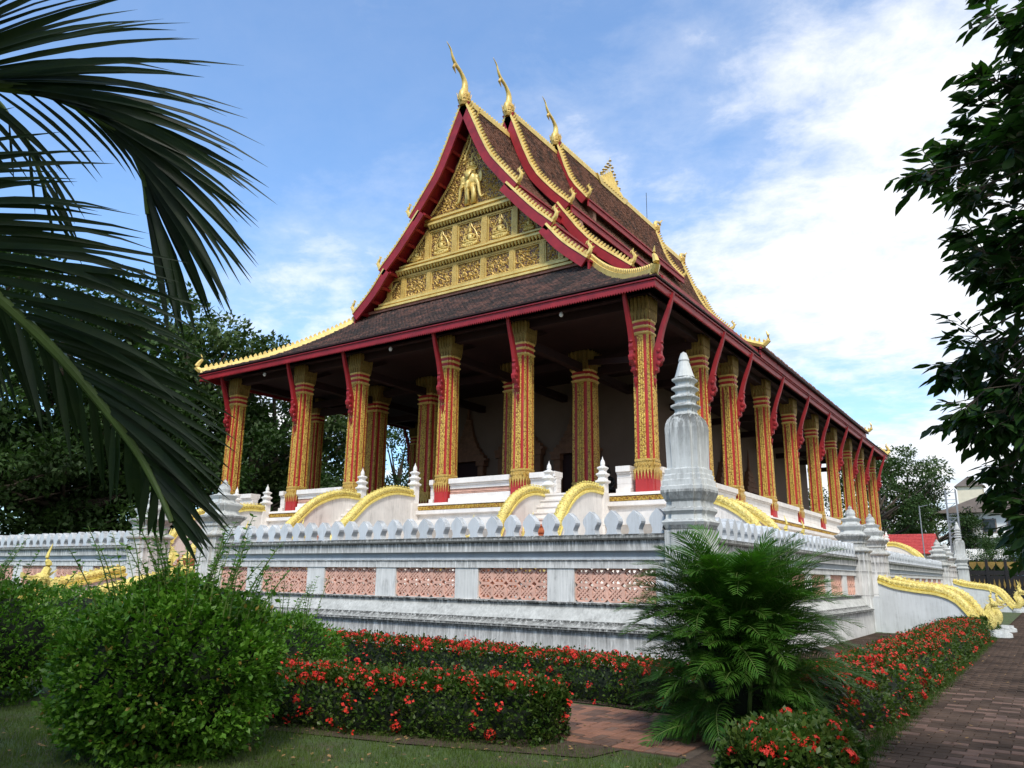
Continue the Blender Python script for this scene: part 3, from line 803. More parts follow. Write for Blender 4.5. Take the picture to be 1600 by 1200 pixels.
# gable walls set back behind each barge
def gable_wall(profs, y, z0, mat, th=.3):
    pts = []
    for p in profs:
        pts += [(a - .06, z - .12) for a, z in p]
    # keep the outermost envelope
    pts = [(max(a, 0.0), z) for a, z in pts]
    env = [pts[0]]
    for a, z in pts[1:]:
        if a > env[-1][0]: env.append((a, z))
    mb = MB()
    for (a0, z0_), (a1, z1_) in zip(env[:-1], env[1:]):
        for s_ in (1, -1):
            q = [(XC + s_ * a0, y, z0), (XC + s_ * a1, y, z0), (XC + s_ * a1, y, z1_), (XC + s_ * a0, y, z0_)]
            mb.prism(q, (0, th, 0))
    return mb.put('gable_wall', mat, T)
gable_wall([DP[('t2', 0)], DP[('t2', 1)]], 29.2, 13.6, M_brownwall)
gable_wall([DP[('t3', 0)]], 33.8, 19.0, M_brownwall)
gable_wall([DP[('t2', 0)], DP[('t2', 1)]], 50.0, 13.6, M_brownwall)
gable_wall([DP[('t1', 0)], DP[('t1', 1)], DP[('t1', 2)]], 25.62, 13.6, M_brownwall, .25)
gable_wall([DP[('t1', 0)], DP[('t1', 1)], DP[('t1', 2)]], 54.0, 13.6, M_brownwall, .25)
# purlin ends across the soffits of the front tier
pu = MB()
for k in range(3):
    P = DP[('t1', k)]
    L = resample([Vector((a, z, 0)) for a, z in P], .78)
    for p, d in L[0 if k else 1:]:
        for s_ in (1, -1):
            c2 = Vector((XC + s_ * p.x, 0, p.y)); dd = Vector((s_ * d.x, 0, d.y)); n = Vector((-dd.z, 0, dd.x)); n = n if n.z > 0 else -n
            a = c2 - n * .11; q = [a - dd * .06, a + dd * .06, a + dd * .06 - n * .20, a - dd * .06 - n * .20]
            pu.prism([v_ + Vector((0, 24.86, 0)) for v_ in q], (0, .76, 0))
pu.put('purlin_ends', M_red, T)
# ridge crests and ridge rolls
def ridge(y0, y1, z):
    mb = MB(); mb.box((XC - .13, y0, z - .08), (XC + .13, y1, z + .14))
    o = mb.put('ridge', M_gold, T); c2 = MB(); y = y0 + .1
    while y < y1 - .1:
        c2.prism([(XC - .04, y, z + .14), (XC - .04, y + .13, z + .14), (XC - .04, y + .15, z + .25), (XC - .04, y + .07, z + .38), (XC - .04, y - .01, z + .25)], (.08, 0, 0)); y += .20
    q = c2.put('crest', M_gold, T); q.parent = o; q.location = (0, 0, 0); stuff(q)
ridge(25.0, 28.4, 22.85); ridge(28.6, 33.0, 24.2); ridge(33.2, 46.2, 24.9); ridge(46.3, 50.7, 24.2); ridge(50.8, 54.7, 22.85)
# swan-necked spires on the gable tops
def chofa(y, z, s_, f):
    mb = MB()
    mb.tube(catmull([(XC, y + f * .05, z - .15), (XC, y + f * .10, z + .15), (XC, y - f * .02, z + .5 * s_), (XC, y - f * .0, z + .95 * s_), (XC, y + f * .30, z + 1.30 * s_), (XC, y + f * .72, z + 1.50 * s_), (XC, y + f * .95, z + 1.78 * s_), (XC, y + f * 1.10, z + 2.08 * s_), (XC, y + f * 1.40, z + 2.30 * s_)], 4),
            [.24] * 2 + [.24, .24, .24, .235, .22, .205, .19, .18, .17, .16, .15, .135, .12, .11, .10, .10, .10, .10, .10, .09, .085, .08, .07, .06, .055, .05, .045, .04, .03, .02, .01], 8, up=(1, 0, 0), flat=.8)
    o = mb.put('spire', M_gold, T, smooth=True)
    b2 = MB()
    b2.tube([(XC, y + f * .74, z + 1.45 * s_), (XC, y + f * .84, z + 1.25 * s_), (XC, y + f * .66, z + 1.0 * s_)], [.08, .07, .01], 6, up=(1, 0, 0))
    b2.lathe([(.20, -.35), (.27, -.2), (.26, 0), (.30, .12), (.28, .22), (.25, .30)], (XC, y, z), 10)
    for k in range(8):
        a = k * PI / 4
        b2.prism([(XC + .27 * math.cos(a - .3), y + .27 * math.sin(a - .3), z - .1), (XC + .27 * math.cos(a + .3), y + .27 * math.sin(a + .3), z - .1), (XC + .33 * math.cos(a), y + .33 * math.sin(a), z + .28)], (0.03 * math.cos(a), .03 * math.sin(a), 0))
    q = b2.put('lotus_base', M_goldrel, T); q.parent = o; q.location = (0, 0, 0)
chofa(24.75, 22.95, .95, -1); chofa(28.35, 24.35, .95, -1); chofa(32.95, 25.05, .85, -1)
chofa(46.4, 25.0, .55, 1); chofa(50.9, 24.3, .5, 1)
# crown of small parasols at the middle of the ridge
cz = 25.0; cy_ = 39.6
mb = MB()
mb.prism([(XC - .2, cy_ - 2.1, cz + .15), (XC - .2, cy_ - 1.6, cz - .35), (XC - .2, cy_ + 1.6, cz - .35), (XC - .2, cy_ + 2.1, cz + .15), (XC - .2, cy_ + 1.0, cz + .05), (XC - .2, cy_ - 1.0, cz + .05)], (.4, 0, 0))
crown = mb.put('ridge_crown', M_gold, T)
sp = MB()
for k in range(-4, 5):
    hgt = 2.1 - abs(k) * .36; yy = cy_ + k * .30
    sp.lathe([(.26, -.1), (.24, hgt * .18), (.19, hgt * .2), (.18, hgt * .38), (.13, hgt * .4), (.12, hgt * .55), (.04, hgt * .6), (.02, hgt * .82)], (XC, yy, cz), 6)
    for zz in (.80, .95):
        sp.lathe([(.11, 0), (.02, .09)], (XC, yy, cz + hgt * zz), 8)
    sp.lathe([(.02, hgt * .6), (.012, hgt * 1.08)], (XC, yy, cz), 5)
q = sp.put('parasol_spires', M_gold, T); q.parent = crown; q.location = (0, 0, 0)
# lightning rod
MB().tube([(XC, 45.0, 24.9), (XC, 45.0, 27.2)], .02, 5).put('lightning_rod', M_bronze, T)

# lower skirt roof: four sides with hips, the middle part of the long sides raised
def zs(s_): return 10.42 + 3.35 * (.52 * s_ + .48 * s_ * s_)
EXR, EXL = 11.0, 11.25
def sk(side, s_, t, l, lift=0.0):
    """s 0 at the eave, 1 at the wall; t world coordinate along the eave"""
    z = zs(max(0, min(1, s_))) + l + lift
    if side == 'front': return (t, 20.3 + 5.25 * s_ - l * .4, z)
    if side == 'rear': return (t, 60.7 - 5.25 * s_ + l * .4, z)
    if side == 'right': return (XC + EXR - 4.9 * s_ + l * .4, t, z)
    return (XC - EXL + 5.1 * s_ - l * .4, t, z)
def trange(side, s_):
    if side in ('front', 'rear'): return (XC - EXL + 5.1 * s_, XC + EXR - 4.9 * s_)
    return (20.3 + 5.25 * s_, 60.7 - 5.25 * s_)
for side in ('front', 'rear', 'right', 'left'):
    mb = MB(); K = 10
    top = []; bot = []
    for k in range(K + 1):
        s_ = k / K; t0, t1 = trange(side, s_)
        top.append((sk(side, s_, t0, 0), sk(side, s_, t1, 0))); bot.append((sk(side, s_, t0, -.12), sk(side, s_, t1, -.12)))
    V = [p for r in top for p in r] + [p for r in bot for p in r]; F = []
    n = 2 * (K + 1)
    for k in range(K):
        a = 2 * k
        F += [(a, a + 1, a + 3, a + 2), (n + a + 2, n + a + 3, n + a + 1, n + a)]
    F += [(0, n, n + 1, 1)]
    mb.add(V, F); ro = mb.put('skirt_roof', M_dred, T)
    if side in ('front', 'right', 'left'):
        rows = list(range(int(6.3 / .17))); nr = len(rows)
        def fr(i, t, l, side=side, nr=nr): return sk(side, min(i / (nr - 1), 1.0), t, l + .01)
        tiles(ro, rows, '', lambda i, side=side, nr=nr: trange(side, i / (nr - 1)), fr, mat=M_tiledark if side == 'front' else M_tile)
# raised middle bays on the long sides
for side, xs in (('right', XC + EXR), ('left', XC - EXL)):
    sg = 1 if side == 'right' else -1
    mb = MB(); K = 8; rings = []
    for k in range(K + 1):
        s_ = k / K * .8
        a = sk(side, s_, 30.5, .26 + .02); b2 = sk(side, s_, 52.6, .26 + .02)
        x = a[0] + sg * (.14 if k == 0 else .1)
        rings.append([(x, 30.5, a[2]), (x, 52.6, a[2]), (x, 52.6, a[2] - .1), (x, 30.5, a[2] - .1)])
    mb.rings(rings); ro = mb.put('raised_skirt_roof', M_dred, T)
    if sg > 0:
        def fr2(i, t, l): p = sk('right', min(i / 36, 1) * .8, t, .29 + l); return (p[0] + .12, p[1], p[2])
        tiles(ro, list(range(30)), '', lambda i: (30.5, 52.6), fr2, mat=M_tile)
    gd = MB()
    for yy in (30.5, 52.6):
        pp = [Vector(sk(side, s_, yy, .34)) for s_ in [q / 10 * .8 for q in range(11)]]
        gd.tube([p + Vector((sg * .12, 0, .03)) for p in pp], .12, 6)
        for p, d in resample(pp, .2): gd.ell(p + Vector((sg * .12, 0, .2)), (.05, .05, .11), 5, 3)
        e = pp[0] + Vector((sg * .1, 0, .05)); gd.tube([e, e + Vector((sg * .2, 0, .15)), e + Vector((sg * .2, 0, .4)), e + Vector((sg * .12, 0, .6))], [.11, .1, .06, .01], 6)
    q = gd.put('gilded_verge', M_gold, T); q.parent = ro; q.location = (0, 0, 0)
# fascia boards and drip edge
def loop_boards(name, off, z0, z1, th, mat, y0=20.3, y1=60.7, side_only=False):
    mb = MB(); xr = XC + EXR + off; xl = XC - EXL - off; a = y0 - off; c2 = y1 + off
    if not side_only:
        mb.box((xl, a, z0), (xr, a + th, z1)); mb.box((xl, c2 - th, z0), (xr, c2, z1))
        mb.box((xl, a + th, z0), (xl + th, c2 - th, z1)); mb.box((xr - th, a + th, z0), (xr, c2 - th, z1))
    else:
        mb.box((xr - th, y0, z0), (xr, y1, z1)); mb.box((xl, y0, z0), (xl + th, y1, z1))
    return mb.put(name, mat, T)
loop_boards('fascia', .0, 10.07, 10.27, .07, M_red)
loop_boards('fascia_lip', .05, 10.275, 10.315, .14, M_red)
loop_boards('eave_rail', .09, 10.36, 10.41, .10, M_dred)
for sg_, xx_ in ((1, XC + EXR), (-1, XC - EXL)):
    for nm_, o_, za, zb, ya, yb in (('raised_fascia', .10, 10.33, 10.62, 30.5, 52.6), ('raised_eave_rail', .16, 10.66, 10.74, 30.4, 52.7), ('upper_fascia', .02, 10.48, 10.60, 20.9, 30.4)):
        MB().box((xx_ + sg_ * o_, ya, za), (xx_ + sg_ * (o_ - .07), yb, zb)).put(nm_, M_red, T)
dr = MB()
x = XC - EXL
while x < XC + EXR:
    dr.prism([(x, 20.285, 10.08), (x + .07, 20.285, 10.08), (x + .035, 20.285, 10.01)], (0, .02, 0)); x += .09
y = 20.3
while y < 30:
    dr.prism([(XC + EXR + .012, y, 10.08), (XC + EXR + .012, y + .07, 10.08), (XC + EXR + .012, y + .035, 10.01)], (-.02, 0, 0)); y += .09
stuff(dr.put('drip_teeth', M_red, T))
# soffit rafters
rf = MB()
for k in range(56):
    x = XC - 10.8 + k * .39
    e_ = min(1.0, ((XC + EXR - x) / 4.9 if x > XC else (x - XC + EXL) / 5.1)) * .92
    rf.bar((x, 20.45, 10.22), (x, 20.45 + 4.85 * e_, 10.22 + 2.6 * e_), .07, .10)
rf.put('rafters', M_dred, T)
# gilded hips
for fx, ex, dx in ((1, EXR, 4.9), (-1, EXL, 5.1)):
    for fyy in (0, 1):
        pp = []
        for q in range(15):
            s_ = q / 14; yy = 20.3 + 5.25 * s_ if fyy == 0 else 60.7 - 5.25 * s_
            pp.append(Vector((XC + fx * (ex - dx * s_), yy, zs(s_) + .10)))
        g1 = MB(); rings = []
        for k, p in enumerate(pp):
            d = (pp[min(k + 1, 14)] - pp[max(k - 1, 0)]).normalized(); r = d.cross(Vector((0, 0, 1))).normalized() * .13; u = Vector((0, 0, .11))
            rings.append([p - r - u, p + r - u, p + r * .8 + u, p - r * .8 + u])
        g1.rings(rings); hipo = g1.put('gilded_hip', M_gold, T)
        c2 = MB()
        for p, d in resample(pp, .22)[1:]:
            dd = Vector((d.x, d.y, 0)).normalized(); b0 = p + Vector((0, 0, .10)); r = dd.cross(Vector((0, 0, 1))) * .04
            poly = [b0 - dd * .07 - r, b0 + dd * .07 - r, b0 + dd * .08 - r + Vector((0, 0, .09)), b0 - r + Vector((0, 0, .19)), b0 - dd * .08 - r + Vector((0, 0, .09))]
            c2.prism(poly, r * 2)
        q = c2.put('crest', M_gold, T); q.parent = hipo; q.location = (0, 0, 0); stuff(q)
        e = pp[0]; od = (pp[0] - pp[1]).normalized(); od.z = 0
        hk = MB().tube(catmull([e, e + od * .2 + Vector((0, 0, .15)), e + od * .12 + Vector((0, 0, .38)), e + od * .0 + Vector((0, 0, .55)), e + od * .08 + Vector((0, 0, .8))], 3), [.13, .13, .12, .12, .11, .10, .09, .085, .075, .06, .05, .03, .008], 6)
        q = hk.put('hook_finial', M_gold, T); q.parent = hipo; q.location = (0, 0, 0)
# flashing where the skirt meets the pediment
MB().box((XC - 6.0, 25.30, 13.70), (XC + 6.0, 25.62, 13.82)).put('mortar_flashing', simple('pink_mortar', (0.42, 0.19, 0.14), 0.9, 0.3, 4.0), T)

# pediment -------------------------------------------------------------
PY = 25.58
def hw(z):
    """half width of the pediment at height z"""
    best = 0
    for k in range(3):
        P = DP[('t1', k)]
        for (a0, z0), (a1, z1) in zip(P[:-1], P[1:]):
            if z1 <= z + .25 <= z0: best = max(best, a0 + (a1 - a0) * (z0 - z - .25) / max(z0 - z1, 1e-6))
    return best
PED = gable_wall([[(a - .30, z - .1) for a, z in DP[('t1', 0)] if a < 2.55], [(a - .3, z - .1) for a, z in DP[('t1', 1)] if a > 2.6 and a < 4.5], [(a - .3, z - .1) for a, z in DP[('t1', 2)] if a > 4.5]], PY - .06, 13.80, M_pedground, .05)
PED.name = 'pediment'
def pchild(mb, nm, mt, smooth=False, st=False):
    q = mb.put(nm, mt, T, smooth=smooth); q.parent = PED; q.location = (0, 0, 0)
    return stuff(q) if st else q
YF = PY - .06
def band(z0, z1, d, mat=M_goldrel, nm='moulding'):
    w0 = hw((z0 + z1) / 2) - .30
    pchild(MB().box((XC - w0, YF - d, z0), (XC + w0, YF + .01, z1)), nm, mat)
for z0, z1, d, mt in ((13.80, 13.90, .32, M_gold), (13.90, 13.98, .2, M_goldrel), (13.98, 14.08, .27, M_gold), (14.08, 14.2, .12, M_goldrel),
                      (15.20, 15.30, .10, M_goldrel), (15.46, 15.55, .30, M_gold), (15.55, 15.66, .2, M_goldrel), (15.66, 15.72, .27, M_gold), (15.72, 15.84, .10, M_goldrel),
                      (17.12, 17.20, .10, M_goldrel), (17.40, 17.50, .30, M_gold), (17.50, 17.66, .18, M_goldrel), (17.66, 17.74, .25, M_gold), (17.74, 17.86, .12, M_goldrel)):
    band(z0, z1, d, mt)
# leaf-tooth rows hanging from the cornices
tt = MB()
for zt in (15.46, 17.40):
    w0 = hw(zt) - .32; n = int(2 * w0 / .17)
    for i in range(n):
        x = XC - w0 + (i + .5) * 2 * w0 / n
        tt.add([(x - .065, YF - .26, zt), (x + .065, YF - .26, zt), (x + .065, YF - .05, zt), (x - .065, YF - .05, zt), (x, YF - .17, zt - .19)], [(0, 1, 4), (1, 2, 4), (2, 3, 4), (3, 0, 4)])
pchild(tt, 'leaf_teeth', M_gold, st=True)
# pilasters
lowx = [-4.9, -4.05, -2.15, 0.0 - .0, 2.15, 4.05, 4.9]
pil = MB()
LOW = [-4.75, -3.85, -2.30, -.78, .78, 2.30, 3.85, 4.75]
MID = [-2.45, -.83, .83, 2.45]
for x in LOW: pil.box((XC + x - .11, YF - .09, 14.2), (XC + x + .11, YF, 15.2))
for x in MID: pil.box((XC + x - .14, YF - .10, 15.84), (XC + x + .14, YF, 17.12))
pchild(pil, 'pilasters', M_goldrel)
# curling scrollwork
def curl(mb, x, z, r, a0, sg, y):
    """one tapering spiral tendril with a leaf head"""
    n = 7; rings = []
    for k in range(n):
        t = k / (n - 1); a = a0 + sg * t * 4.6; rr = r * (1 - .72 * t); w2 = r * .40 * (1 - .5 * t)
        cx_ = x + rr * math.cos(a); cz_ = z + rr * math.sin(a)
        ux, uz = math.cos(a), math.sin(a)
        rings.append([(cx_ - ux * w2, y, cz_ - uz * w2), (cx_, y - w2 * 1.2, cz_), (cx_ + ux * w2, y, cz_ + uz * w2)])
    mb.rings(rings, cap=False, closed=False)
    lx, lz = x + r * math.cos(a0), z + r * math.sin(a0); tx, tz = -math.sin(a0) * -sg, math.cos(a0) * -sg
    mb.add([(lx - math.cos(a0) * r * .3, y, lz - math.sin(a0) * r * .3), (lx + math.cos(a0) * r * .35, y, lz + math.sin(a0) * r * .35), (lx + tx * r * .9, y, lz + tz * r * .9), (lx + tx * r * .3, y - r * .35, lz + tz * r * .3)], [(0, 3, 2), (3, 1, 2), (0, 1, 3)])
def fill(mb, x0, x1, z0, z1, pitch, inside, y):
    nz = max(1, int((z1 - z0) / pitch)); 
    for j in range(nz):
        zz = z0 + (j + .5) * (z1 - z0) / nz; nx = max(1, int((x1 - x0) / pitch))
        for i in range(nx):
            xx = x0 + (i + .5) * (x1 - x0) / nx + (pitch * .25 if j % 2 else -.25 * pitch)
            if xx < x0 + pitch * .35 or xx > x1 - pitch * .35: continue
            if not inside(xx, zz): continue
            sg = 1 if (i + j) % 2 else -1
            curl(mb, XC + xx, zz + random.uniform(-.02, .02), pitch * random.uniform(.50, .62), random.uniform(0, 6.28), sg, y)
sc = MB()
for a, b2 in zip([-6.0] + LOW, LOW + [6.0]):
    fill(sc, a + .13, b2 - .13, 14.24, 15.18, .20, lambda x, z: abs(x) < hw(z) - .48, YF)
    if abs(a) < 5 and abs(b2) < 5 and b2 - a > 1.2:     # rosette pair in the wide panels
        for u in (.3, .7):
            sc.ell((XC + a + (b2 - a) * u, YF, 14.7), (.09, .06, .09), 8, 4)
bodies = [(0, 0)]
fill(sc, -2.5, 2.5, 17.95, 21.9, .21, lambda x, z: abs(x) < hw(z) - .50 and not (abs(x) < .62 and 17.9 < z < 20.1) and not (abs(x) < .25 and z < 21.2), YF)
for a, b2 in zip([-4.2] + MID, MID + [4.2]):
    if abs(a) > 4 or abs(b2) > 4:
        fill(sc, a + .15, b2 - .15, 15.9, 17.1, .19, lambda x, z: abs(x) < hw(z) - .5, YF)
    else:
        c_ = (a + b2) / 2
        fill(sc, a + .2, b2 - .2, 15.95, 17.08, .17, lambda x, z: abs(x - c_) > .30 + .12 * (16.5 - z), YF)
pchild(sc, 'scrollwork', M_goldrel, st=True)
# borders of panels
bd = MB()
def frame(x0, x1, z0, z1, w2=.035, d=.06):
    bd.box((XC + x0, YF - d, z0), (XC + x1, YF, z0 + w2)); bd.box((XC + x0, YF - d, z1 - w2), (XC + x1, YF, z1))
    bd.box((XC + x0, YF - d, z0 + w2), (XC + x0 + w2, YF, z1 - w2)); bd.box((XC + x1 - w2, YF - d, z0 + w2), (XC + x1, YF, z1 - w2))
for a, b2 in zip(LOW[:-1], LOW[1:]): frame(a + .12, b2 - .12, 14.22, 15.19)
for a, b2 in zip(MID[:-1], MID[1:]): frame(a + .16, b2 - .16, 15.86, 17.11)
for k in range(3):
    P = DP[('t1', k)]
    pts = [Vector((a - .36, z - .12, 0)) for a, z in P]
    for s_ in (1, -1):
        q = [Vector((XC + s_ * p.x, YF - .03, p.y)) for p in pts if not (k == 0 and p.y < 17.86) and not (k == 1 and (p.y < 15.84 or p.x < 2.3)) and not (k == 2 and p.x < 4.2)]
        if len(q) > 1:
            bd.tube(q, .045, 5)
            for p, d in resample(q, .12): bd.ell((p.x - s_ * .06, p.y - .01, p.z - .02), (.035, .03, .035), 5, 3)
pchild(bd, 'panel_borders', M_gold, st=True)
# seated figures in lotus mandorlas
def seated(c_, z0, s_, nm='seated_figure'):
    mb = MB(); y = YF - .04
    def E(x, z, rx, rz, ry=.07, dy=0): mb.ell((XC + c_ + x * s_, y + dy, z0 + z * s_), (rx * s_, ry, rz * s_), 12, 6)
    for i in range(9):
        a = -.95 + i * .2375; E(math.sin(a * 1.25) * .42, .14 - math.cos(a * 1.25) * .10 + .02, .07, .10, .07)
    E(0, .15, .40, .09, .09); E(-.2, .27, .22, .07, .1); E(.2, .27, .22, .07, .1)
    E(0, .47, .13, .20, .09); E(0, .58, .19, .08, .08)
    for sg in (-1, 1):
        mb.tube([(XC + c_ + sg * .18 * s_, y, z0 + .60 * s_), (XC + c_ + sg * .29 * s_, y - .02, z0 + .43 * s_), (XC + c_ + sg * .12 * s_, y - .07, z0 + .33 * s_)], [.055 * s_, .05 * s_, .04 * s_], 6)
    E(0, .76, .085, .10, .08); mb.lathe([(.09 * s_, 0), (.07 * s_, .08 * s_), (.03 * s_, .12 * s_), (.005, .34 * s_)], (XC + c_, y, z0 + .82 * s_), 8)
    # flame shaped halo
    pts = catmull([(-.42, .22, 0), (-.40, .55, 0), (-.24, .85, 0), (-.10, 1.02, 0), (0, 1.28, 0), (.10, 1.02, 0), (.24, .85, 0), (.40, .55, 0), (.42, .22, 0)], 3)
    mb.tube([(XC + c_ + p.x * s_, YF - .02, z0 + p.y * s_) for p in pts], .028 * s_, 5)
    pchild(mb, nm, M_gold, smooth=False)
for a, b2 in zip(MID[:-1], MID[1:]): seated((a + b2) / 2, 15.92, .92)
seated(-3.15, 15.9, .62); seated(3.15, 15.9, .62)
# three-headed elephant with a seated rider
el = MB(); y = YF - .10
def E(x, z, rx, rz, ry=.12, dy=0): el.ell((XC + x, y + dy, z), (rx, ry, rz), 14, 8)
E(0, 19.15, .34, .42, .22); E(0, 19.45, .30, .22, .24); E(0, 18.85, .14, .30, .26, -.06)
E(-.30, 19.10, .20, .28, .16, .02); E(.30, 19.10, .20, .28, .16, .02)
for sg in (-1, 1):
    E(sg * .50, 19.22, .13, .30, .06, .05)
    el.tube(catmull([(XC + sg * .36, y - .05, 19.05), (XC + sg * .50, y - .08, 18.75), (XC + sg * .56, y - .06, 18.35), (XC + sg * .66, y - .05, 18.12), (XC + sg * .80, y - .03, 18.22)], 4), [.12, .11, .105, .10, .09, .085, .08, .075, .07, .065, .06, .055, .05, .045, .04, .035, .03], 7)
    el.tube([(XC + sg * .16, y, 18.9), (XC + sg * .18, y + .02, 18.4), (XC + sg * .19, y + .02, 17.95)], [.16, .13, .14], 8)
    el.tube([(XC + sg * .30, y - .14, 18.86), (XC + sg * .42, y - .18, 18.72), (XC + sg * .46, y - .18, 18.8)], [.03, .025, .005], 5)
    E(sg * .22, 19.5, .05, .04, .1, -.14)
el.tube(catmull([(XC, y - .22, 18.9), (XC, y - .24, 18.55), (XC + .01, y - .20, 18.25), (XC + .02, y - .16, 18.05)], 4), [.11, .10, .095, .09, .085, .08, .075, .07, .065, .06, .055, .05, .05], 7)
el.prism([(XC - .22, y - .23, 19.5), (XC + .22, y - .23, 19.5), (XC, y - .25, 18.98)], (0, -.03, 0))
pchild(el, 'three_headed_elephant', M_gold, smooth=True)
seated(0, 19.62, .72, 'rider'); 
E2 = MB()
fl = catmull([(-.42, 20.1, 0), (-.40, 20.5, 0), (-.2, 20.95, 0), (0, 21.5, 0), (.2, 20.95, 0), (.40, 20.5, 0), (.42, 20.1, 0)], 4)
E2.tube([(XC + p.x, YF - .03, p.y) for p in fl], .04, 6)
for i, p in enumerate(fl[::2]): E2.ell((XC + p.x * 1.14, YF - .03, p.y + .03), (.05, .04, .07), 6, 4)
pchild(E2, 'flame_halo', M_gold)
# ------------------------------------------------------------------ nagas and staircases
def naga_head(parent, base, f, s_=1.0, multi=False):
    """rearing neck and crested head; base point where the neck leaves the body, f horizontal facing"""
    f = Vector(f).normalized(); u = Vector((0, 0, 1)); sd = f.cross(u); B = Vector(base)
    def P(a, b2, c2=0): return B + f * a * s_ + u * b2 * s_ + sd * c2 * s_
    mb = MB()
    neck = catmull([P(-.25, .12), P(.08, -.02), P(.34, .05), P(.42, .34), P(.30, .62), P(.36, .86), P(.56, .94)], 4)
    n = len(neck)
    mb.tube(neck, [s_ * (.15 + .07 * math.sin(PI * min(1, k / n * 1.2)) - .05 * k / n) for k in range(n)], 10, up=sd)
    # skull, jaws, brow
    mb.ell(P(.56, .96), (.17 * s_, .17 * s_, .14 * s_), 10, 6)
    mb.rings([[P(.55, 1.04, .12), P(.55, 1.04, -.12), P(.55, .90, -.13), P(.55, .90, .13)], [P(.82, 1.02, .09), P(.82, 1.02, -.09), P(.82, .93, -.09), P(.82, .93, .09)], [P(.98, 1.10, .05), P(.98, 1.10, -.05), P(.98, .99, -.05), P(.98, .99, .05)]])
    mb.rings([[P(.50, .88, .11), P(.50, .88, -.11), P(.50, .78, -.10), P(.50, .78, .10)], [P(.78, .80, .08), P(.78, .80, -.08), P(.78, .74, -.07), P(.78, .74, .07)], [P(.92, .86, .03), P(.92, .86, -.03), P(.92, .80, -.03), P(.92, .80, .03)]])
    for k, (a, b2) in enumerate(((.40, 1.0), (.32, .84), (.25, .66))):
        mb.prism([P(a + .08, b2 - .06, -.03), P(a - .16, b2 + .16, -.03), P(a - .04, b2 + .1, -.03)], sd * .06 * s_)
    h = mb.put('head', M_goldyel, parent)
    c = MB()
    c.tube(catmull([P(.50, 1.06), P(.44, 1.26), P(.50, 1.42), P(.42, 1.72)], 3), [s_ * r for r in (.09, .085, .08, .07, .06, .05, .04, .03, .02, .006)], 6)
    for sg in (-1, 1):
        c.prism([P(.30, .30, sg * .16), P(.12, .62, sg * .30), P(.30, .78, sg * .18)], sd * sg * .03)
        c.ell(P(.60, 1.0, sg * .13), (.045 * s_,) * 3, 6, 4)
    q = c.put('crest', M_goldedge, parent); q.parent = h; q.location = (0, 0, 0)
    t = MB()
    t.prism([P(.52, .885, -.06), P(.86, .885, -.05), P(.86, .87, -.05), P(.52, .865, -.06)], sd * .11 * s_)
    q = t.put('tongue', M_red, parent); q.parent = h; q.location = (0, 0, 0)
    return h
def naga_rail(parent, path, r=.16, wall_to=None, head=True, hs=1.0, teeth=True, wallmat=None, wt=.22, slope=None, tooth=.022):
    """scaly body along the path, yellow edge strip, white parapet below; wall_to(p) gives the wall's foot height"""
    P = catmull(path, 8); n = len(P)
    b2 = MB().tube(P, [r * (.72 + .28 * min(1, k / n * 2.2)) for k in range(n)], 12)
    body = b2.put('naga_body', M_goldyel, parent, smooth=True)
    if teeth:
        tb = MB()
        for p, d in resample(P, .15)[1:]:
            s_ = d.cross(Vector((0, 0, 1))).normalized(); u = s_.cross(d)
            tb.prism([p + u * r * .9 - d * .06 - s_ * .015, p + u * r * .9 + d * .06 - s_ * .015, p + u * (r + tooth) + d * .05 - s_ * .015], s_ * .03)
            for sg in (-1, 1):     # overlapping scale plates along the flanks
                c_ = p + s_ * sg * r * .86 + u * r * .35
                tb.prism([c_ - d * .055, c_ + u * .04, c_ + d * .055, c_ - u * .045], s_ * sg * .018)
        q = tb.put('dorsal_scales', M_goldedge, parent); q.parent = body; q.location = (0, 0, 0); stuff(q)
    if wall_to is not None:
        w_ = MB(); ed = MB()
        hd = (Vector((P[-1].x, P[-1].y, 0)) - Vector((P[0].x, P[0].y, 0))).normalized(); s_ = hd.cross(Vector((0, 0, 1)))
        R = []; E2 = []
        for p in P:
            zt = p.z - r * .75; zb = min(wall_to(p), zt - .02)
            R.append([p + s_ * wt / 2 - Vector((0, 0, p.z - zt)), p - s_ * wt / 2 - Vector((0, 0, p.z - zt)), Vector((p.x, p.y, zb)) - s_ * wt / 2, Vector((p.x, p.y, zb)) + s_ * wt / 2])
            E2.append([p + s_ * (wt / 2 + .05) - Vector((0, 0, r * .62)), p - s_ * (wt / 2 + .05) - Vector((0, 0, r * .62)), p - s_ * (wt / 2 + .05) - Vector((0, 0, r * .62 + .07)), p + s_ * (wt / 2 + .05) - Vector((0, 0, r * .62 + .07))])
        w_.rings(R); w_.put('parapet', wallmat or M_parapet, parent)
        ed.rings(E2); q = ed.put('edge_strip', M_goldedge, parent); q.parent = body; q.location = (0, 0, 0)
    if head:
        d = P[-1] - P[-3]; d.z = 0
        naga_head(parent, P[-1] + Vector((0, 0, .02)), d, hs)
M_parapet = plaster('parapet_plaster', (0.80, 0.76, 0.72), stain=(0.10, 0.085, 0.07), amount=0.75)
M_whitefin = plaster('white_finial_plaster', (0.84, 0.82, 0.79), stain=(0.25, 0.23, 0.2), amount=0.25)
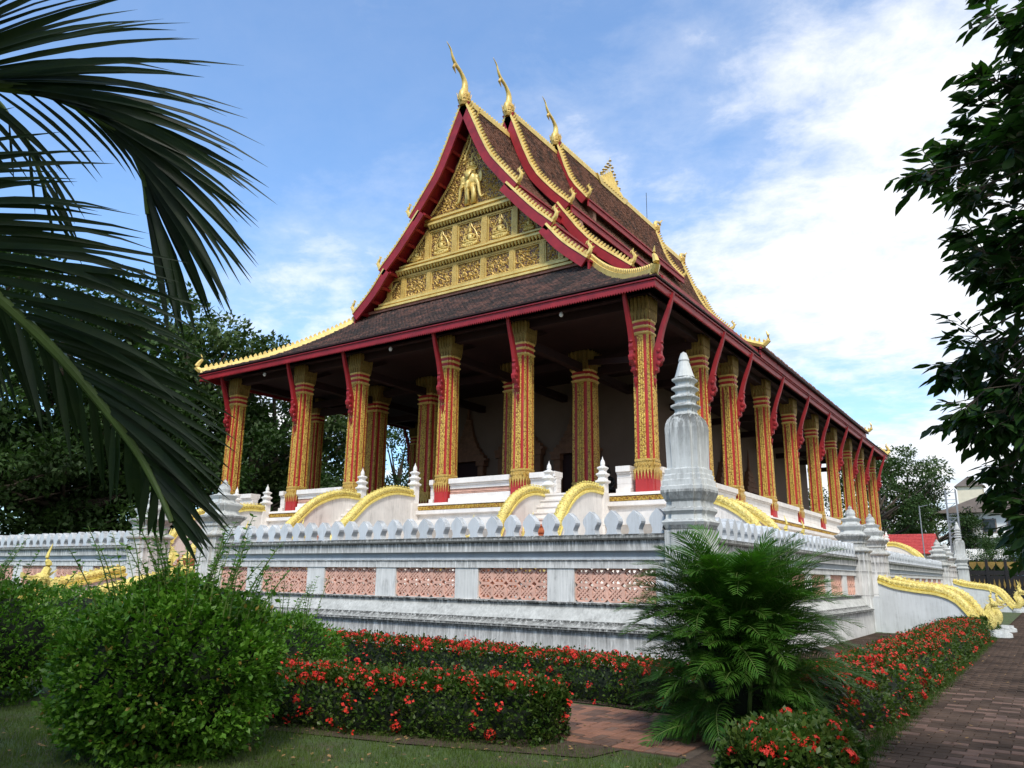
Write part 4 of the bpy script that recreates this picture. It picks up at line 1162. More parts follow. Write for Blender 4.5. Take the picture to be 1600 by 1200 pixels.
def small_post(parent, x, y, z0, zt, mat=None, wd=.15):
    wd *= .80
    mb = MB(); mb.box((x - wd, y - wd, z0), (x + wd, y + wd, zt))
    H = .83
    mb.lathe_sec([(wd * 1.05, 0), (wd * 1.6, .05), (wd * 1.62, .09), (wd * 1.1, .12), (wd * .95, .20), (wd * 1.45, .27), (wd * 1.45, .30), (wd * .85, .34), (wd * .8, .40), (wd * 1.2, .46), (wd * 1.2, .49), (wd * .6, .53)], SEC, (x, y, zt))
    mb.lathe([(wd * .55, .53), (wd * .62, .60), (wd * .5, .68), (wd * .2, .74), (.002, .83)], (x, y, zt), 10)
    o = mb.put('finial_post', mat or M_whitefin, parent)
    return o
def stair(label, x0, x1, axis, top, path, steps, group='naga staircases round the temple platform', post_z=4.30):
    """axis 'y': stairs go down towards -Y between x0 and x1; axis 'x': down towards +X between y0=x0, y1=x1"""
    c0 = (x0 + x1) / 2
    loc = (c0, path[-1][0], 1.1) if axis == 'y' else (path[-1][0], c0, 1.1)
    t = thing('naga_staircase', label, 'staircase', loc, group)
    a0, a1 = path[0][0], steps[1]
    n = 15
    for k in range(n):
        z1 = steps[0] - (steps[0] - 1.1) * k / n; run = (steps[1] - steps[2]) / n
        q0 = steps[2] + run * k; q1 = steps[2] + run * (k + 1)
        mb = MB()
        if axis == 'y': mb.box((x0 + .1, q0, 1.08), (x1 - .1, q1, z1)); mb.box((x0 + .1, q1 - math.copysign(.001, q1 - q0), z1 - .05), (x1 - .1, q1 + math.copysign(.03, q1 - q0), z1))
        else: mb.box((q0, x0 + .1, 1.08), (q1, x1 - .1, z1))
        mb.put('step', M_terra if k > 4 else M_cream, t)
    for v_ in (x0, x1):
        P = [((v_, p, z) if axis == 'y' else (p, v_, z)) for p, z in path]
        naga_rail(t, P, r=.15, wall_to=lambda p: 1.1, hs=.85)
        f = path[0][0]
        pp = (v_, f + .12) if axis == 'y' else (f - .12, v_)
        small_post(t, pp[0], pp[1], 2.0, post_z)
    # block closing the platform behind the posts
    mb = MB()
    if axis == 'y': mb.box((x0 - .18, steps[2] , 1.08), (x0 + .02, 21.0, 4.02)); mb.box((x1 - .02, steps[2], 1.08), (x1 + .18, 21.0, 4.02)); mb.box((x0 + .02, steps[2], 1.08), (x1 - .02, 21.0, 4.04))
    else: mb.box((CR + .3, x0 - .18, 1.08), (steps[2], x1 + .18, 4.03))
    mb.put('landing', M_cream, t)
    return t
stair('gold naga staircase on the right front of the platform, nearest the corner column', -12.55, -10.68, 'y', 4.05,
      [(20.45, 4.12), (19.5, 4.12), (18.75, 3.86), (18.2, 3.40), (17.85, 2.85), (17.5, 2.25), (17.1, 1.72)], (4.05, 17.3, 20.3))
stair('wide central gold naga staircase of the front, facing the open gate', -20.6, -18.05, 'y', 4.05,
      [(20.45, 4.40), (19.4, 4.38), (18.4, 4.02), (17.65, 3.42), (17.0, 2.80), (16.5, 2.2), (16.1, 1.72)], (4.05, 16.5, 20.3), post_z=4.62)
stair('gold naga staircase at the far left end of the front, behind the gate post', -27.85, -25.9, 'y', 4.05,
      [(20.45, 4.16), (19.5, 4.12), (18.75, 3.86), (18.2, 3.40), (17.7, 2.75), (17.3, 2.15), (16.9, 1.66)], (4.05, 17.3, 20.3))
stair('gold naga staircase on the right long side, just behind the corner stupa', 22.6, 24.45, 'x', 4.05,
      [(-8.75, 3.98), (-8.1, 3.96), (-7.5, 3.70), (-7.0, 3.30), (-6.75, 2.9), (-6.55, 2.4), (-6.4, 1.9)], (4.05, -6.5, -8.6), post_z=4.08)
stair('small distant gold naga staircase at the rear of the right long side', 56.2, 58.0, 'x', 4.05,
      [(-8.75, 3.98), (-8.1, 3.96), (-7.5, 3.70), (-7.0, 3.30), (-6.75, 2.9), (-6.55, 2.4), (-6.4, 1.9)], (4.05, -6.5, -8.6), post_z=4.08)

# ------------------------------------------------------------------ outer wall
def merlon_mesh():
    o = [(-.125, 0), (.125, 0), (.10, .045), (.092, .09), (.108, .14), (.140, .195), (.150, .235), (.138, .285), (.085, .36), (.0, .435), (-.085, .36), (-.138, .285), (-.150, .235), (-.140, .195), (-.108, .14), (-.092, .09), (-.10, .045)]
    mb = MB(); mb.prism([(x, -.09, z) for x, z in o], (0, .18, 0)); return mb.mesh('merlon', M_merlon)
MER = merlon_mesh()
def block_mesh():
    """pierced clay ventilation block, eight-sided with a diagonal lattice inside"""
    h = .155; c = .055; mb = MB(); y0, y1 = -.035, .035
    oc = [(-h, -h + c), (-h + c, -h), (h - c, -h), (h, -h + c), (h, h - c), (h - c, h), (-h + c, h), (-h, h - c)]
    k = .80
    for i in range(8):
        a = oc[i]; b2 = oc[(i + 1) % 8]
        V = [(a[0], y0, a[1]), (b2[0], y0, b2[1]), (b2[0] * k, y0, b2[1] * k), (a[0] * k, y0, a[1] * k)]
        mb.prism(V, (0, .10, 0))
    for d in (-.075, 0, .075):
        L = .115 - abs(d) * .4
        for sg in (-1, 1):
            q0 = Vector((d - L, 0, sg * (-L) + 0)); q1 = Vector((d + L, 0, sg * L))
            o = Vector((0, 0, -sg * d * .0))
            a = Vector((max(-h * .84, d - L), 0, sg * (max(-h * .84, d - L) - d))); b2 = Vector((min(h * .84, d + L), 0, sg * (min(h * .84, d + L) - d)))
            mb.bar(a + Vector((0, 0.0 if sg > 0 else .006, 0)), b2 + Vector((0, 0.0 if sg > 0 else .006, 0)), .030, .060, up=(0, 1, 0))
    for a, b2 in ((0, .1), (0, -.1), (.1, 0), (-.1, 0)):
        mb.ell((a, -.014, b2), (.032, .022, .032), 6, 3)
    return mb.mesh('clay_block', M_lattice)
BLK = block_mesh()
NBLK = [0]
def wall(label, p0, p1, nrm, panels=True, mer=True, end0=0.0, end1=0.0, grp=None, plinth_out=.45, blk=True):
    """p0->p1 wall axis at the face of the lattice; nrm outward. profile built outward from the axis"""
    p0 = Vector((*p0, 0)); p1 = Vector((*p1, 0)); d = (p1 - p0).normalized(); L = (p1 - p0).length; n = Vector((*nrm, 0))
    t = thing('terrace_wall', label, 'wall', p0, grp)
    def P(s_, o, z): return p0 + d * s_ + n * o + Vector((0, 0, z))
    def run(nm, prof, mat, s0=0.0, s1=L, back=-.22):
        mb = MB()
        def ring(s_): return [P(s_, o, z) for o, z in prof] + [P(s_, back, prof[-1][1]), P(s_, back, prof[0][1])]
        K = max(1, int((s1 - s0) / 2.2)); rr = [ring(s0 + (s1 - s0) * k / K) for k in range(K + 1)]
        mb.rings(rr); return mb.put(nm, mat, t)
    po = plinth_out
    run('plinth', [(po, -.02), (po, .08), (po - .02, .66), (po, .66), (po, .70)], M_wall, -end0 * po, L + end1 * po)
    run('sloping_ledge', [(po + .02, .702), (po, .74), (po - .12, .82), (.13, 1.07), (.14, 1.10), (.14, 1.13)], M_ledge, -end0 * po, L + end1 * po)
    run('ledge_lip', [(.145, 1.132), (.17, 1.136), (.17, 1.152), (.07, 1.158)], M_coping)
    run('drip_lip', [(po + .03, .700), (po + .05, .704), (po + .05, .735), (po + .005, .742)], M_coping, -end0 * po, L + end1 * po)
    run('sill', [(.06, 1.1585), (.05, 1.17)], M_wall)
    run('lintel', [(.05, 1.77), (.05, 1.90), (.07, 1.915), (.07, 1.93)], M_wall)
    run('frieze', [(.04, 1.932), (.015, 1.97), (.03, 2.05), (.06, 2.078)], M_wallgroove)
    run('cornice', [(.09, 2.08), (.10, 2.25), (.11, 2.27)], M_wall)
    run('coping', [(.14, 2.272), (.17, 2.30), (.17, 2.34), (.13, 2.37)], M_coping)
    pitch = 2.215; s_ = -.275; k = 0
    pm = MB()
    # pilasters and open panels between them
    edges = []
    while s_ < L - .2:
        a = max(0, s_); b2 = min(s_ + .58, L); edges.append((a, b2)); s_ += pitch
    if not edges or edges[-1][1] < L - .01: edges.append((L - .05, L))
    edges = [(0, .05)] + edges if edges[0][0] > .06 else edges
    for a, b2 in edges: 
        q = MB(); q.rings([[P(a, .03, z), P(b2, .03, z), P(b2, -.20, z), P(a, -.20, z)] for z in (1.172, 1.768)]); q.put('pilaster', M_wall, t)
    ang = math.atan2(d.y, d.x)
    if n.dot(Vector((d.y, -d.x, 0))) < 0: ang += PI
    for (a0, a1), (b0, b1) in zip(edges[:-1], edges[1:]):
        w0 = b0 - a1
        if w0 < .2: continue
        nb = max(1, round(w0 / .328)); sp = w0 / nb
        for i in range(nb):
            for j in range(2):
                if NBLK[0] > 620 or not blk: continue
                NBLK[0] += 1
                o = bpy.data.objects.new('clay_block', BLK); COL.objects.link(o); o.parent = t
                o.location = P(a1 + sp * (i + .5), -.05, 1.172 + .149 + j * .298) - p0; o.rotation_euler = (random.uniform(-.02, .02), 0, ang + random.uniform(-.02, .02)); o.scale = (sp / .31, 1, .298 / .31)
    if mer:
        nm = int(L / .445); sp = L / nm
        for i in range(nm):
            o = bpy.data.objects.new('merlon', MER); COL.objects.link(o); o.parent = t
            o.location = P((i + .5) * sp, .02 - .02, 2.365) - p0; o.rotation_euler = (random.uniform(-.015, .015), random.uniform(-.02, .02), ang + random.uniform(-.02, .02))
            o.scale = (1, 1, random.uniform(.96, 1.03))
    return t
WX, WY = -5.35, 12.95
wall('long white terrace wall with pink clay lattice panels, between the front gate and the corner stupa', (WX - .05, WY), (-17.9, WY), (0, -1), end0=1.0)
wall('weathered white terrace wall left of the front gate, behind the hedge bushes', (-22.15, WY), (-38.0, WY), (0, -1))
wall('right side terrace wall running from the corner stupa to the first side gate', (WX, WY + .05), (WX, 28.0), (1, 0), end0=1.0)
wall('right side terrace wall between the two side gates', (WX, 32.5), (WX, 53.0), (1, 0))
wall('short stretch of terrace wall beyond the second side gate, ending at the distant stupa', (WX, 58.0), (WX, 61.6), (1, 0), blk=False)
wall('plain rear terrace wall glimpsed through the gates', (-36, 62.0), (WX - .5, 62.0), (0, 1), blk=False, mer=False)

# ------------------------------------------------------------------ stupas and gate posts
def stupa(label, x, y, s_=1.0, grp=None):
    t = thing('corner_stupa', label, 'stupa', (x, y, 0.0), grp)
    K_ = .76
    def LS(m_, prof, c): return m_.lathe_sec([(r_ * K_, z_) for r_, z_ in prof], SEC, c)
    b2 = MB(); h = .52 * s_ * K_
    b2.lathe_sec([(h, 1.1), (h, 2.42)], SEC, (x, y, 0)); b2.put('pillar', M_stupa, t)
    m2 = MB()
    LS(m2, [(.46, 2.42), (.50, 2.44), (.57, 2.55), (.56, 2.57), (.49, 2.60), (.48, 2.68), (.54, 2.74), (.54, 2.78), (.47, 2.81), (.46, 2.90), (.50, 2.94), (.575, 3.06), (.57, 3.16), (.535, 3.18), (.53, 3.27), (.50, 3.29), (.50, 3.36), (.475, 3.38), (.475, 3.46), (.445, 3.48)], (x, y, 0))
    m2.put('mouldings', M_stupa, t)
    bl = MB(); prof2 = [(.425, 3.48), (.43, 3.7), (.44, 4.0), (.445, 4.20), (.43, 4.28), (.39, 4.36), (.32, 4.43), (.25, 4.47), (.24, 4.50)]
    LS(bl, prof2, (x, y, 0)); bl.put('bell', M_stupa, t)
    sp = MB(); z = 4.50; r = .26 * .80
    for k in range(4):
        sp.lathe_sec([(r * .82, z), (r * .84, z + .06), (r * 1.12, z + .105), (r * 1.14, z + .125), (r * .84, z + .165)], SEC, (x, y, 0)); z += .165; r *= .95
    sp.lathe([(.185, z), (.155, z + .08), (.105, z + .26), (.09, z + .30), (.10, z + .33), (.07, z + .42), (.05, z + .47), (.055, z + .46), (.002, z + .50)], (x, y, 0), 14)
    sp.put('spire', M_stupa, t)
    return t
stupa('tall pale grey corner stupa on the terrace wall behind the areca palm', -5.10, 13.1)
stupa('distant white corner stupa at the far end of the right side wall', -5.0, 62.1)
def gate_post(label, x, y, wd=.62, grp='gate posts with tiered white finials', s_=1.0):
    t = thing('gate_post', label, 'gate post', (x, y, 0), grp)
    b2 = MB(); b2.lathe_sec([(wd, 0), (wd, 2.52)], SEC, (x, y, 0)); b2.put('pillar', M_wall, t)
    q = MB(); q.lathe_sec([(wd * 1.02, 2.52), (wd * 1.16, 2.56), (wd * 1.18, 2.60), (wd * .98, 2.66), (wd * .86, 2.70), (wd * .84, 2.80), (wd * .92, 2.83), (wd * .92, 2.88)], SEC, (x, y, 0)); q.put('cap_moulding', M_ledge, t)
    m2 = MB(); z = 2.88; r = wd
    m2.lathe_sec([(r * .86, z), (r * .9, z + .05), (r * 1.14, z + .17), (r * 1.15, z + .21), (r * .8, z + .26), (r * .72, z + .36), (r * .78, z + .40), (r * .90, z + .49), (r * .91, z + .53), (r * .58, z + .58), (r * .52, z + .66), (r * .60, z + .71), (r * .66, z + .76), (r * .42, z + .80)], SEC, (x, y, 0))
    m2.lathe([(r * .40, z + .80), (r * .32, z + .85), (r * .36, z + .93), (r * .30, z + 1.03), (r * .14, z + 1.10), (r * .16, z + 1.13), (.004, z + 1.22)], (x, y, 0), 12)
    m2.put('tiered_finial', M_stupa, t)
gate_post('gate post right of the front gate, white tiered finial standing before the yellow naga rail', -18.42, 13.2, .46)
gate_post('gate post left of the front gate, partly behind the hanging palm frond', -21.7, 13.2, .46)
gate_post('nearer gate post of the first side gate, at the end of the lattice wall', WX - .05, 28.45, .46)
gate_post('farther gate post of the first side gate, with a slimmer finial', WX - .05, 32.0, .46)
gate_post('nearer gate post of the second, distant side gate', WX - .1, 53.4, .5)
gate_post('farther gate post of the second, distant side gate', WX - .1, 57.5, .5)

# outer naga balustrades going down from the gates
def outer(label, path, hs=1.0, r=.15, foot=0.0, head=True):
    t = thing('naga_balustrade', label, 'naga balustrade', (path[-1][0], path[-1][1], 0), 'gold naga balustrades at the outer gates')
    naga_rail(t, path, r=r, wall_to=lambda p: foot, head=head, hs=hs, wallmat=M_wallside, wt=.3, tooth=.035)
    if head:
        d = Vector(path[-1]) - Vector(path[-2]); d.z = 0; d.normalize(); e = Vector(path[-1]) + d * .35
        s_ = MB(); s_.lathe([(.42, 0), (.42, .12), (.34, .16), (.34, .22)], (e.x, e.y, 0), 12); s_.put('stone_base', M_stupa, t)
    return t
M_wallside = plaster('side_parapet_plaster', (0.62, 0.64, 0.64), amount=0.7)
sg = [(-4.75, 1.72), (-4.3, 1.55), (-3.7, 1.44), (-3.1, 1.36), (-2.65, 1.18), (-2.35, .85), (-2.15, .52), (-1.95, .30)]
outer('nearer gold naga balustrade of the first side gate, above the red hedge', [(x, 28.6, z) for x, z in sg], .68)
outer('gold naga balustrade of the first side gate, farther one', [(x, 31.9, z) for x, z in sg], .68)
outer('nearer naga balustrade of the second side gate, head raised over the path', [(x - .1, 53.6, z) for x, z in sg], .85)
outer('gold naga balustrade of the second side gate, farther one', [(x - .1, 57.4, z) for x, z in sg], .8)
fg = [(12.45, 1.66), (11.9, 1.56), (11.2, 1.40), (10.6, 1.26), (10.0, 1.10), (9.6, .8), (9.3, .45)]
outer('gold naga balustrade left of the front gate, half sunk in the bushes', [(-21.55, y, z) for y, z in fg], .6)
outer('gold naga balustrade right of the front gate, hidden behind the round bush', [(-18.35, y, z) for y, z in fg], 1.0)
for lab, (x0, x1, y0, y1), ax in (('broad flight of worn steps up to the front gate', (-21.4, -18.5, 9.9, 13.0), 'y'), ('worn steps up to the first side gate between the nagas', (-4.72, -2.6, 28.78, 31.7), 'x'), ('worn steps up to the second, distant side gate', (-4.85, -2.6, 53.8, 57.2), 'x')):
    t = thing('gate_steps', lab, 'steps', ((x0 + x1) / 2, (y0 + y1) / 2, 0))
    for k in range(7):
        zt = 1.08 * (k + 1) / 7
        if ax == 'y': MB().box((x0, y0 + (y1 - y0) * k / 7, 0), (x1, y1, zt)).put('step', M_terra, t) if False else MB().box((x0, y0 + (y1 - y0) * k / 7, 0), (x1, y0 + (y1 - y0) * (k + 1) / 7 - .002, zt)).put('step', M_terra, t)
        else: MB().box((x1 - (x1 - x0) * (k + 1) / 7 + .002, y0, 0), (x1 - (x1 - x0) * k / 7, y1, zt)).put('step', M_terra, t)

# small gilded buds and pots standing on the terrace behind the merlons
def bud(label, x, y, red=False):
    t = thing('lotus_bud_stand', label, 'ornament', (x, y, 1.1), 'small ornaments behind the parapet')
    mb = MB().lathe([(.26, 0), (.28, .05), (.16, .10), (.13, .35), (.20, .42), (.20, .46)], (x, y, 1.1), 12); mb.put('pedestal', M_terra if red else M_stupa, t)
    MB().lathe([(.12, .46), (.24, .60), (.26, .75), (.20, .92), (.10, 1.05), (.05, 1.2), (.03, 1.5), (.003, 1.75)], (x, y, 1.1), 12).put('bud', M_redcol if red else M_gold, t, smooth=True)
for lab, x, y in (('small gold lotus bud seen between merlons below the right front staircase', -10.1, 15.4), ('small gold lotus bud seen between merlons right of the central staircase', -13.1, 16.0), ('small gold lotus bud seen between merlons left of the central staircase', -20.6, 15.0)):
    bud(lab, x, y)
def pot(label, x, y, s_=1.0):
    t = thing('terracotta_pot', label, 'flower pot', (x, y, 1.1))
    o = MB().lathe([(.16 * s_, 0), (.24 * s_, .30 * s_), (.30 * s_, .42 * s_), (.31 * s_, .48 * s_), (.27 * s_, .48 * s_), (.25 * s_, .42 * s_)], (x, y, 1.1), 14); o.put('pot', M_terra, t)
pot('terracotta pot on the terrace left of the right front staircase', -11.6, 16.2, 2.1); pot('terracotta pot on the terrace beside the central staircase', -18.0, 15.2, 2.0)
pot('terracotta pot standing inside the front gate opening', -20.6, 14.3, 1.9); pot('smaller terracotta pot inside the front gate opening', -19.7, 14.5, 2.3)

# bronze Buddha images in the gallery
def statue(label, x, y, z, s_=1.0, standing=False):
    t = thing('seated_statue', label, 'statue', (x, y, 4.05))
    p = MB(); p.lathe_sec([(.42, 0), (.44, .08), (.34, .14), (.32, z - 4.05 - .12), (.40, z - 4.05 - .05), (.40, z - 4.05)], SEC, (x, y, 4.05)); p.put('pedestal', M_doorframe, t)
    b2 = MB()
    def E(a, c2, zz, rx, ry, rz): b2.ell((x + a * s_, y + c2 * s_, z + zz * s_), (rx * s_, ry * s_, rz * s_), 14, 8)
    E(0, 0, .10, .36, .26, .11); E(-.22, -.12, .14, .20, .13, .09); E(.22, -.12, .14, .20, .13, .09)
    E(0, .02, .40, .17, .13, .30); E(0, .02, .60, .23, .12, .10); E(0, 0, .77, .06, .06, .10)
    E(0, -.02, .90, .11, .12, .14); E(0, 0, 1.04, .07, .07, .07); E(0, -.13, .89, .018, .02, .03)
    E(-.115, 0, .88, .02, .03, .06); E(.115, 0, .88, .02, .03, .06)
    for sg_ in (-1, 1):
        b2.tube([(x + sg_ * .22 * s_, y, z + .60 * s_), (x + sg_ * .29 * s_, y - .04 * s_, z + .38 * s_), (x + sg_ * .22 * s_, y - .20 * s_, z + .22 * s_), (x + sg_ * .06 * s_, y - .24 * s_, z + .19 * s_)], [.07 * s_, .062 * s_, .052 * s_, .045 * s_], 10)
    b2.lathe([(.05 * s_, 1.06 * s_), (.03 * s_, 1.14 * s_), (.002, 1.26 * s_)], (x, y, z), 8)
    o = b2.put('figure', M_bronze, t)
    r = o.modifiers.new('remesh', 'REMESH'); r.mode = 'VOXEL'; r.voxel_size = .022 * s_; r.use_smooth_shade = True
statue('dark bronze seated figure in the gallery seen just left of the near corner column', -14.95, 29.3, 5.05, 1.0)
statue('dark seated bronze figure in front of the middle doorway', -20.3, 29.2, 4.85, 1.15)

for lab, y0, y1 in (('white threshold block of the first side gate', 28.42, 32.05), ('white threshold block of the second side gate', 53.4, 57.55)):
    tag(MB().box((-5.8, y0, 0.01), (-4.74, y1, 1.09)).put('gate_threshold', M_wallside, None, (-5.3, y0, 0)), lab, 'threshold')
# ------------------------------------------------------------------ hedges and shrubs
def leafcloud(name, pts, nrm, ln, wd, mat, up=.35, jit=.9):
    n = len(pts)
    d = nrm + RS.normal(size=(n, 3)) * jit; d[:, 2] += up
    nn = RS.normal(size=(n, 3)) * .5 + np.array([0, 0, 1.0])
    L = ln * RS.uniform(.65, 1.25, n)
    return leaves_mesh(name, pts, d, nn, L, L * wd, mat)
def floret_meshes():
    out = []
    for k in range(5):
        n = 26; u = rand_unit(n * 3); u = u[u[:, 2] > -.25][:n]; n = len(u)
        R = .055
        C = u * R * np.array([1, 1, .7]); a = rand_unit(n)
        V = []; F = []; q = 0
        for c, d in zip(C, u):
            t1 = np.cross(d, [0.3, .5, 1.0]); t1 /= np.linalg.norm(t1); t2 = np.cross(d, t1); s_ = RS.uniform(.012, .020)
            for j in range(4):
                an = j * PI / 2 + RS.uniform(0, .4); e = t1 * math.cos(an) + t2 * math.sin(an); p = t1 * -math.sin(an) + t2 * math.cos(an)
                V += [c, c + e * s_ * .6 + p * s_ * .4, c + e * s_ * 1.25 + d * .004, c + e * s_ * .6 - p * s_ * .4]; F.append((q, q + 1, q + 2, q + 3)); q += 4
        out.append(mesh_np('flower_head', np.array(V), np.array(F), M_redflower))
    return out
FLO = floret_meshes()
def hedge(label, path, wd, ht, nleaf, nflow, ln=.05, patchy=.0, seed=1, fs=1.0, extra=0):
    """clipped hedge along a ground polyline"""
    rs = np.random.RandomState(seed)
    P = [Vector((x, y, 0)) for x, y in path]
    t = thing('flowering_hedge', label, 'hedge', P[0])
    core = MB(); R = []; n_ = 10
    Lp = resample(catmull(P, 4), .35)
    pts = [p for p, d in Lp]
    for k, (p, d) in enumerate(Lp):
        s_ = d.cross(Vector((0, 0, 1))).normalized(); e = min(1.0, .25 + .75 * min(k, len(Lp) - 1 - k) / 2.0)
        w2 = (wd / 2 - .13) * e; h2 = (ht - .12) * (.7 + .3 * e)
        R.append([p + s_ * w2 * .92 + Vector((0, 0, .03)), p + s_ * w2 * 1.0 + Vector((0, 0, h2 * .5)), p + s_ * w2 * .8 + Vector((0, 0, h2 * .92)), p + Vector((0, 0, h2)), p - s_ * w2 * .8 + Vector((0, 0, h2 * .92)), p - s_ * w2 + Vector((0, 0, h2 * .5)), p - s_ * w2 * .92 + Vector((0, 0, .03))])
    core.rings(R); core.put('inner_shade_core', M_core, t)  # solid dark filler standing in for the shade within the hedge
    L = sum((b2 - a).length for a, b2 in zip(P[:-1], P[1:])) 
    cum = [0]; CP = catmull(P, 6)
    for a, b2 in zip(CP[:-1], CP[1:]): cum.append(cum[-1] + (b2 - a).length)
    cum = np.array(cum); CPn = np.array([list(p) for p in CP])
    def surf(n, topbias=.5):
        s_ = rs.uniform(-.05, cum[-1] + .05, n); ne = int(n * min(.25, .7 / cum[-1])); s_[:ne] = np.where(rs.uniform(size=ne) < .5, rs.uniform(-.08, .25, ne), cum[-1] - rs.uniform(-.08, .25, ne)); sc2 = np.clip(s_, 0, cum[-1])
        ed_ = np.clip((np.minimum(s_, cum[-1] - s_) + .08) / .55, 0, 1); ew = np.sqrt(1 - (1 - ed_) ** 2); ew[:ne] *= np.sqrt(rs.uniform(0, 1, ne))
        ix = np.clip(np.searchsorted(cum, sc2) - 1, 0, len(cum) - 2); f = (sc2 - cum[ix]) / (cum[ix + 1] - cum[ix])
        c = CPn[ix] + (CPn[ix + 1] - CPn[ix]) * f[:, None]; d = CPn[ix + 1] - CPn[ix]; d /= np.linalg.norm(d, axis=1, keepdims=True)
        sd = np.stack([d[:, 1], -d[:, 0], np.zeros(n)], 1)
        th = np.where(rs.uniform(size=n) < topbias, rs.uniform(.28, .72, n), rs.uniform(0, 1, n)) * PI
        cx_ = np.cos(th); cz_ = np.sin(th)
        # superellipse cross-section, boxy
        k = (np.abs(cx_) ** 3.2 + np.abs(cz_) ** 3.2) ** (-1 / 3.2)
        bumpn = 1 + .13 * np.sin(s_ * 4.1 + cx_ * 3) * np.cos(s_ * 1.9) + .08 * np.sin(s_ * 11 + 6 * cz_) * np.cos(s_ * 7 + cx_ * 5)
        depth = 1 - np.abs(rs.normal(0, .07, n)); depth = np.where(rs.uniform(size=n) < .07, 1 + rs.uniform(0, .14, n), depth)
        lift = bumpn * depth * ew
        pts = c + sd * (cx_ * k * wd / 2 * lift)[:, None]
        pts[:, 2] = np.clip(cz_ * k * ht * (.90 + .10 * bumpn) * depth * (.75 + .25 * ew), .02, None)
        pts += d * ((s_ - sc2) * 1.0)[:, None]
        nrm = sd * cx_[:, None] + np.array([0, 0, 1.0]) * cz_[:, None]
        return pts, nrm
    pts, nrm = surf(nleaf, .30)
    me = leafcloud('hedge_leaves', pts - np.array(P[0]), nrm, ln, .34, M_leafhedge, .5)
    stuff(obj('leaves', me, t, P[0]))
    fp, fn = surf(nflow * 4, .62)
    noise_ = np.sin(fp[:, 0] * 2.7 + 1.3) * np.cos(fp[:, 1] * 2.1) + rs.uniform(-1, 1, len(fp)) * (2.6 - patchy * 1.5)
    idx_all = np.argsort(-noise_ - fp[:, 2] * 1.0); idx = idx_all[:nflow]
    for i in idx:
        o = bpy.data.objects.new('flower_head', FLO[rs.randint(5)]); COL.objects.link(o); o.parent = t
        o.location = Vector(fp[i] + fn[i] * .02) - P[0]; q = Vector(fn[i] + np.array([0, 0, .5])).to_track_quat('Z', 'Y').to_euler(); o.rotation_euler = q
        s_ = rs.uniform(.75, 1.3) * fs; o.scale = (s_, s_, s_)
    if extra:
        V = []; F = []; k = 0
        for i in idx_all[nflow:nflow + extra]:
            for q in range(9):
                c = fp[i] + fn[i] * .02 + rs.normal(0, .028, 3); a = rs.normal(size=3) + fn[i] * 1.5 + np.array([0, 0, .5]); a /= np.linalg.norm(a)
                t1 = np.cross(a, [.3, .5, 1.0]); t1 /= np.linalg.norm(t1); t2 = np.cross(a, t1); s_ = rs.uniform(.014, .024)
                V += [c - t1 * s_, c + t2 * s_ * .8, c + t1 * s_, c - t2 * s_ * .8]; F.append((k, k + 1, k + 2, k + 3)); k += 4
        stuff(obj('small_flowers', mesh_np('small_flowers', np.array(V) - np.array(P[0]), np.array(F), M_redflower), t, P[0]))
    return t
hedge('dark green hedge nearest the lawn with scattered red flowers, rounded right end', [(-9.2, 6.4), (-7.0, 6.62), (-5.6, 6.95), (-4.35, 7.35)], 1.05, .56, 30000, 170, .050, .5, 2, .85, 260)
hedge('long hedge of red flowers directly in front of the white lattice wall', [(-15.5, 11.0), (-12, 10.85), (-8.5, 10.6), (-6.0, 10.3), (-3.95, 9.95)], 1.15, .53, 36000, 290, .050, .35, 3, 1.0, 520)
hedge('hedge covered in red flowers between the side wall and the paved walk', [(-2.3, 9.3), (-2.3, 14), (-2.3, 20), (-2.35, 27.2)], 1.25, .56, 42000, 300, .050, .1, 4, .95, 1600)
hedge('small low hedge with few red blooms at the foot of the areca palm', [(-2.05, 6.3), (-1.93, 7.1), (-1.9, 7.7)], .95, .44, 11000, 34, .060, .4, 5, .9, 20)
hedge('plain green end of the side hedge beside the naga head', [(-2.35, 27.6), (-2.2, 30.2)], 1.3, .55, 6000, 3, .06, .4, 6)

M_yleaf = leafmat('yellowed_leaf', (0.20, 0.13, 0.03), (0.34, 0.26, 0.06), hue=(0.16, 0.07, 0.02))
M_soil = simple('garden_soil', (0.060, 0.040, 0.026), 0.95, 0.45, 9.0, bumps=0.8, bscale=35, bd=0.03)
struct(MB().add([(-9.9, 5.65, .012), (-7.0, 5.85, .012), (-5.4, 6.2, .012), (-3.7, 6.75, .012), (-3.6, 7.28, .012), (-9.9, 7.28, .012)], [(0, 1, 2, 3, 4, 5)]).put('flower_bed', M_soil))
struct(MB().add([(-16, 9.6, .012), (-3.05, 9.5, .012), (-3.05, 12.45, .012), (-16, 12.45, .012)], [(0, 1, 2, 3)]).put('flower_bed', M_soil))
struct(MB().add([(-2.93, 5.4, .012), (-1.64, 5.4, .012), (-1.64, 7.98, .012), (-2.93, 7.98, .012)], [(0, 1, 2, 3)]).put('flower_bed', M_soil))
struct(MB().add([(-2.98, 9.22, .012), (-1.64, 9.22, .012), (-1.64, 31.0, .012), (-2.98, 31.0, .012)], [(0, 1, 2, 3)]).put('flower_bed', M_soil))
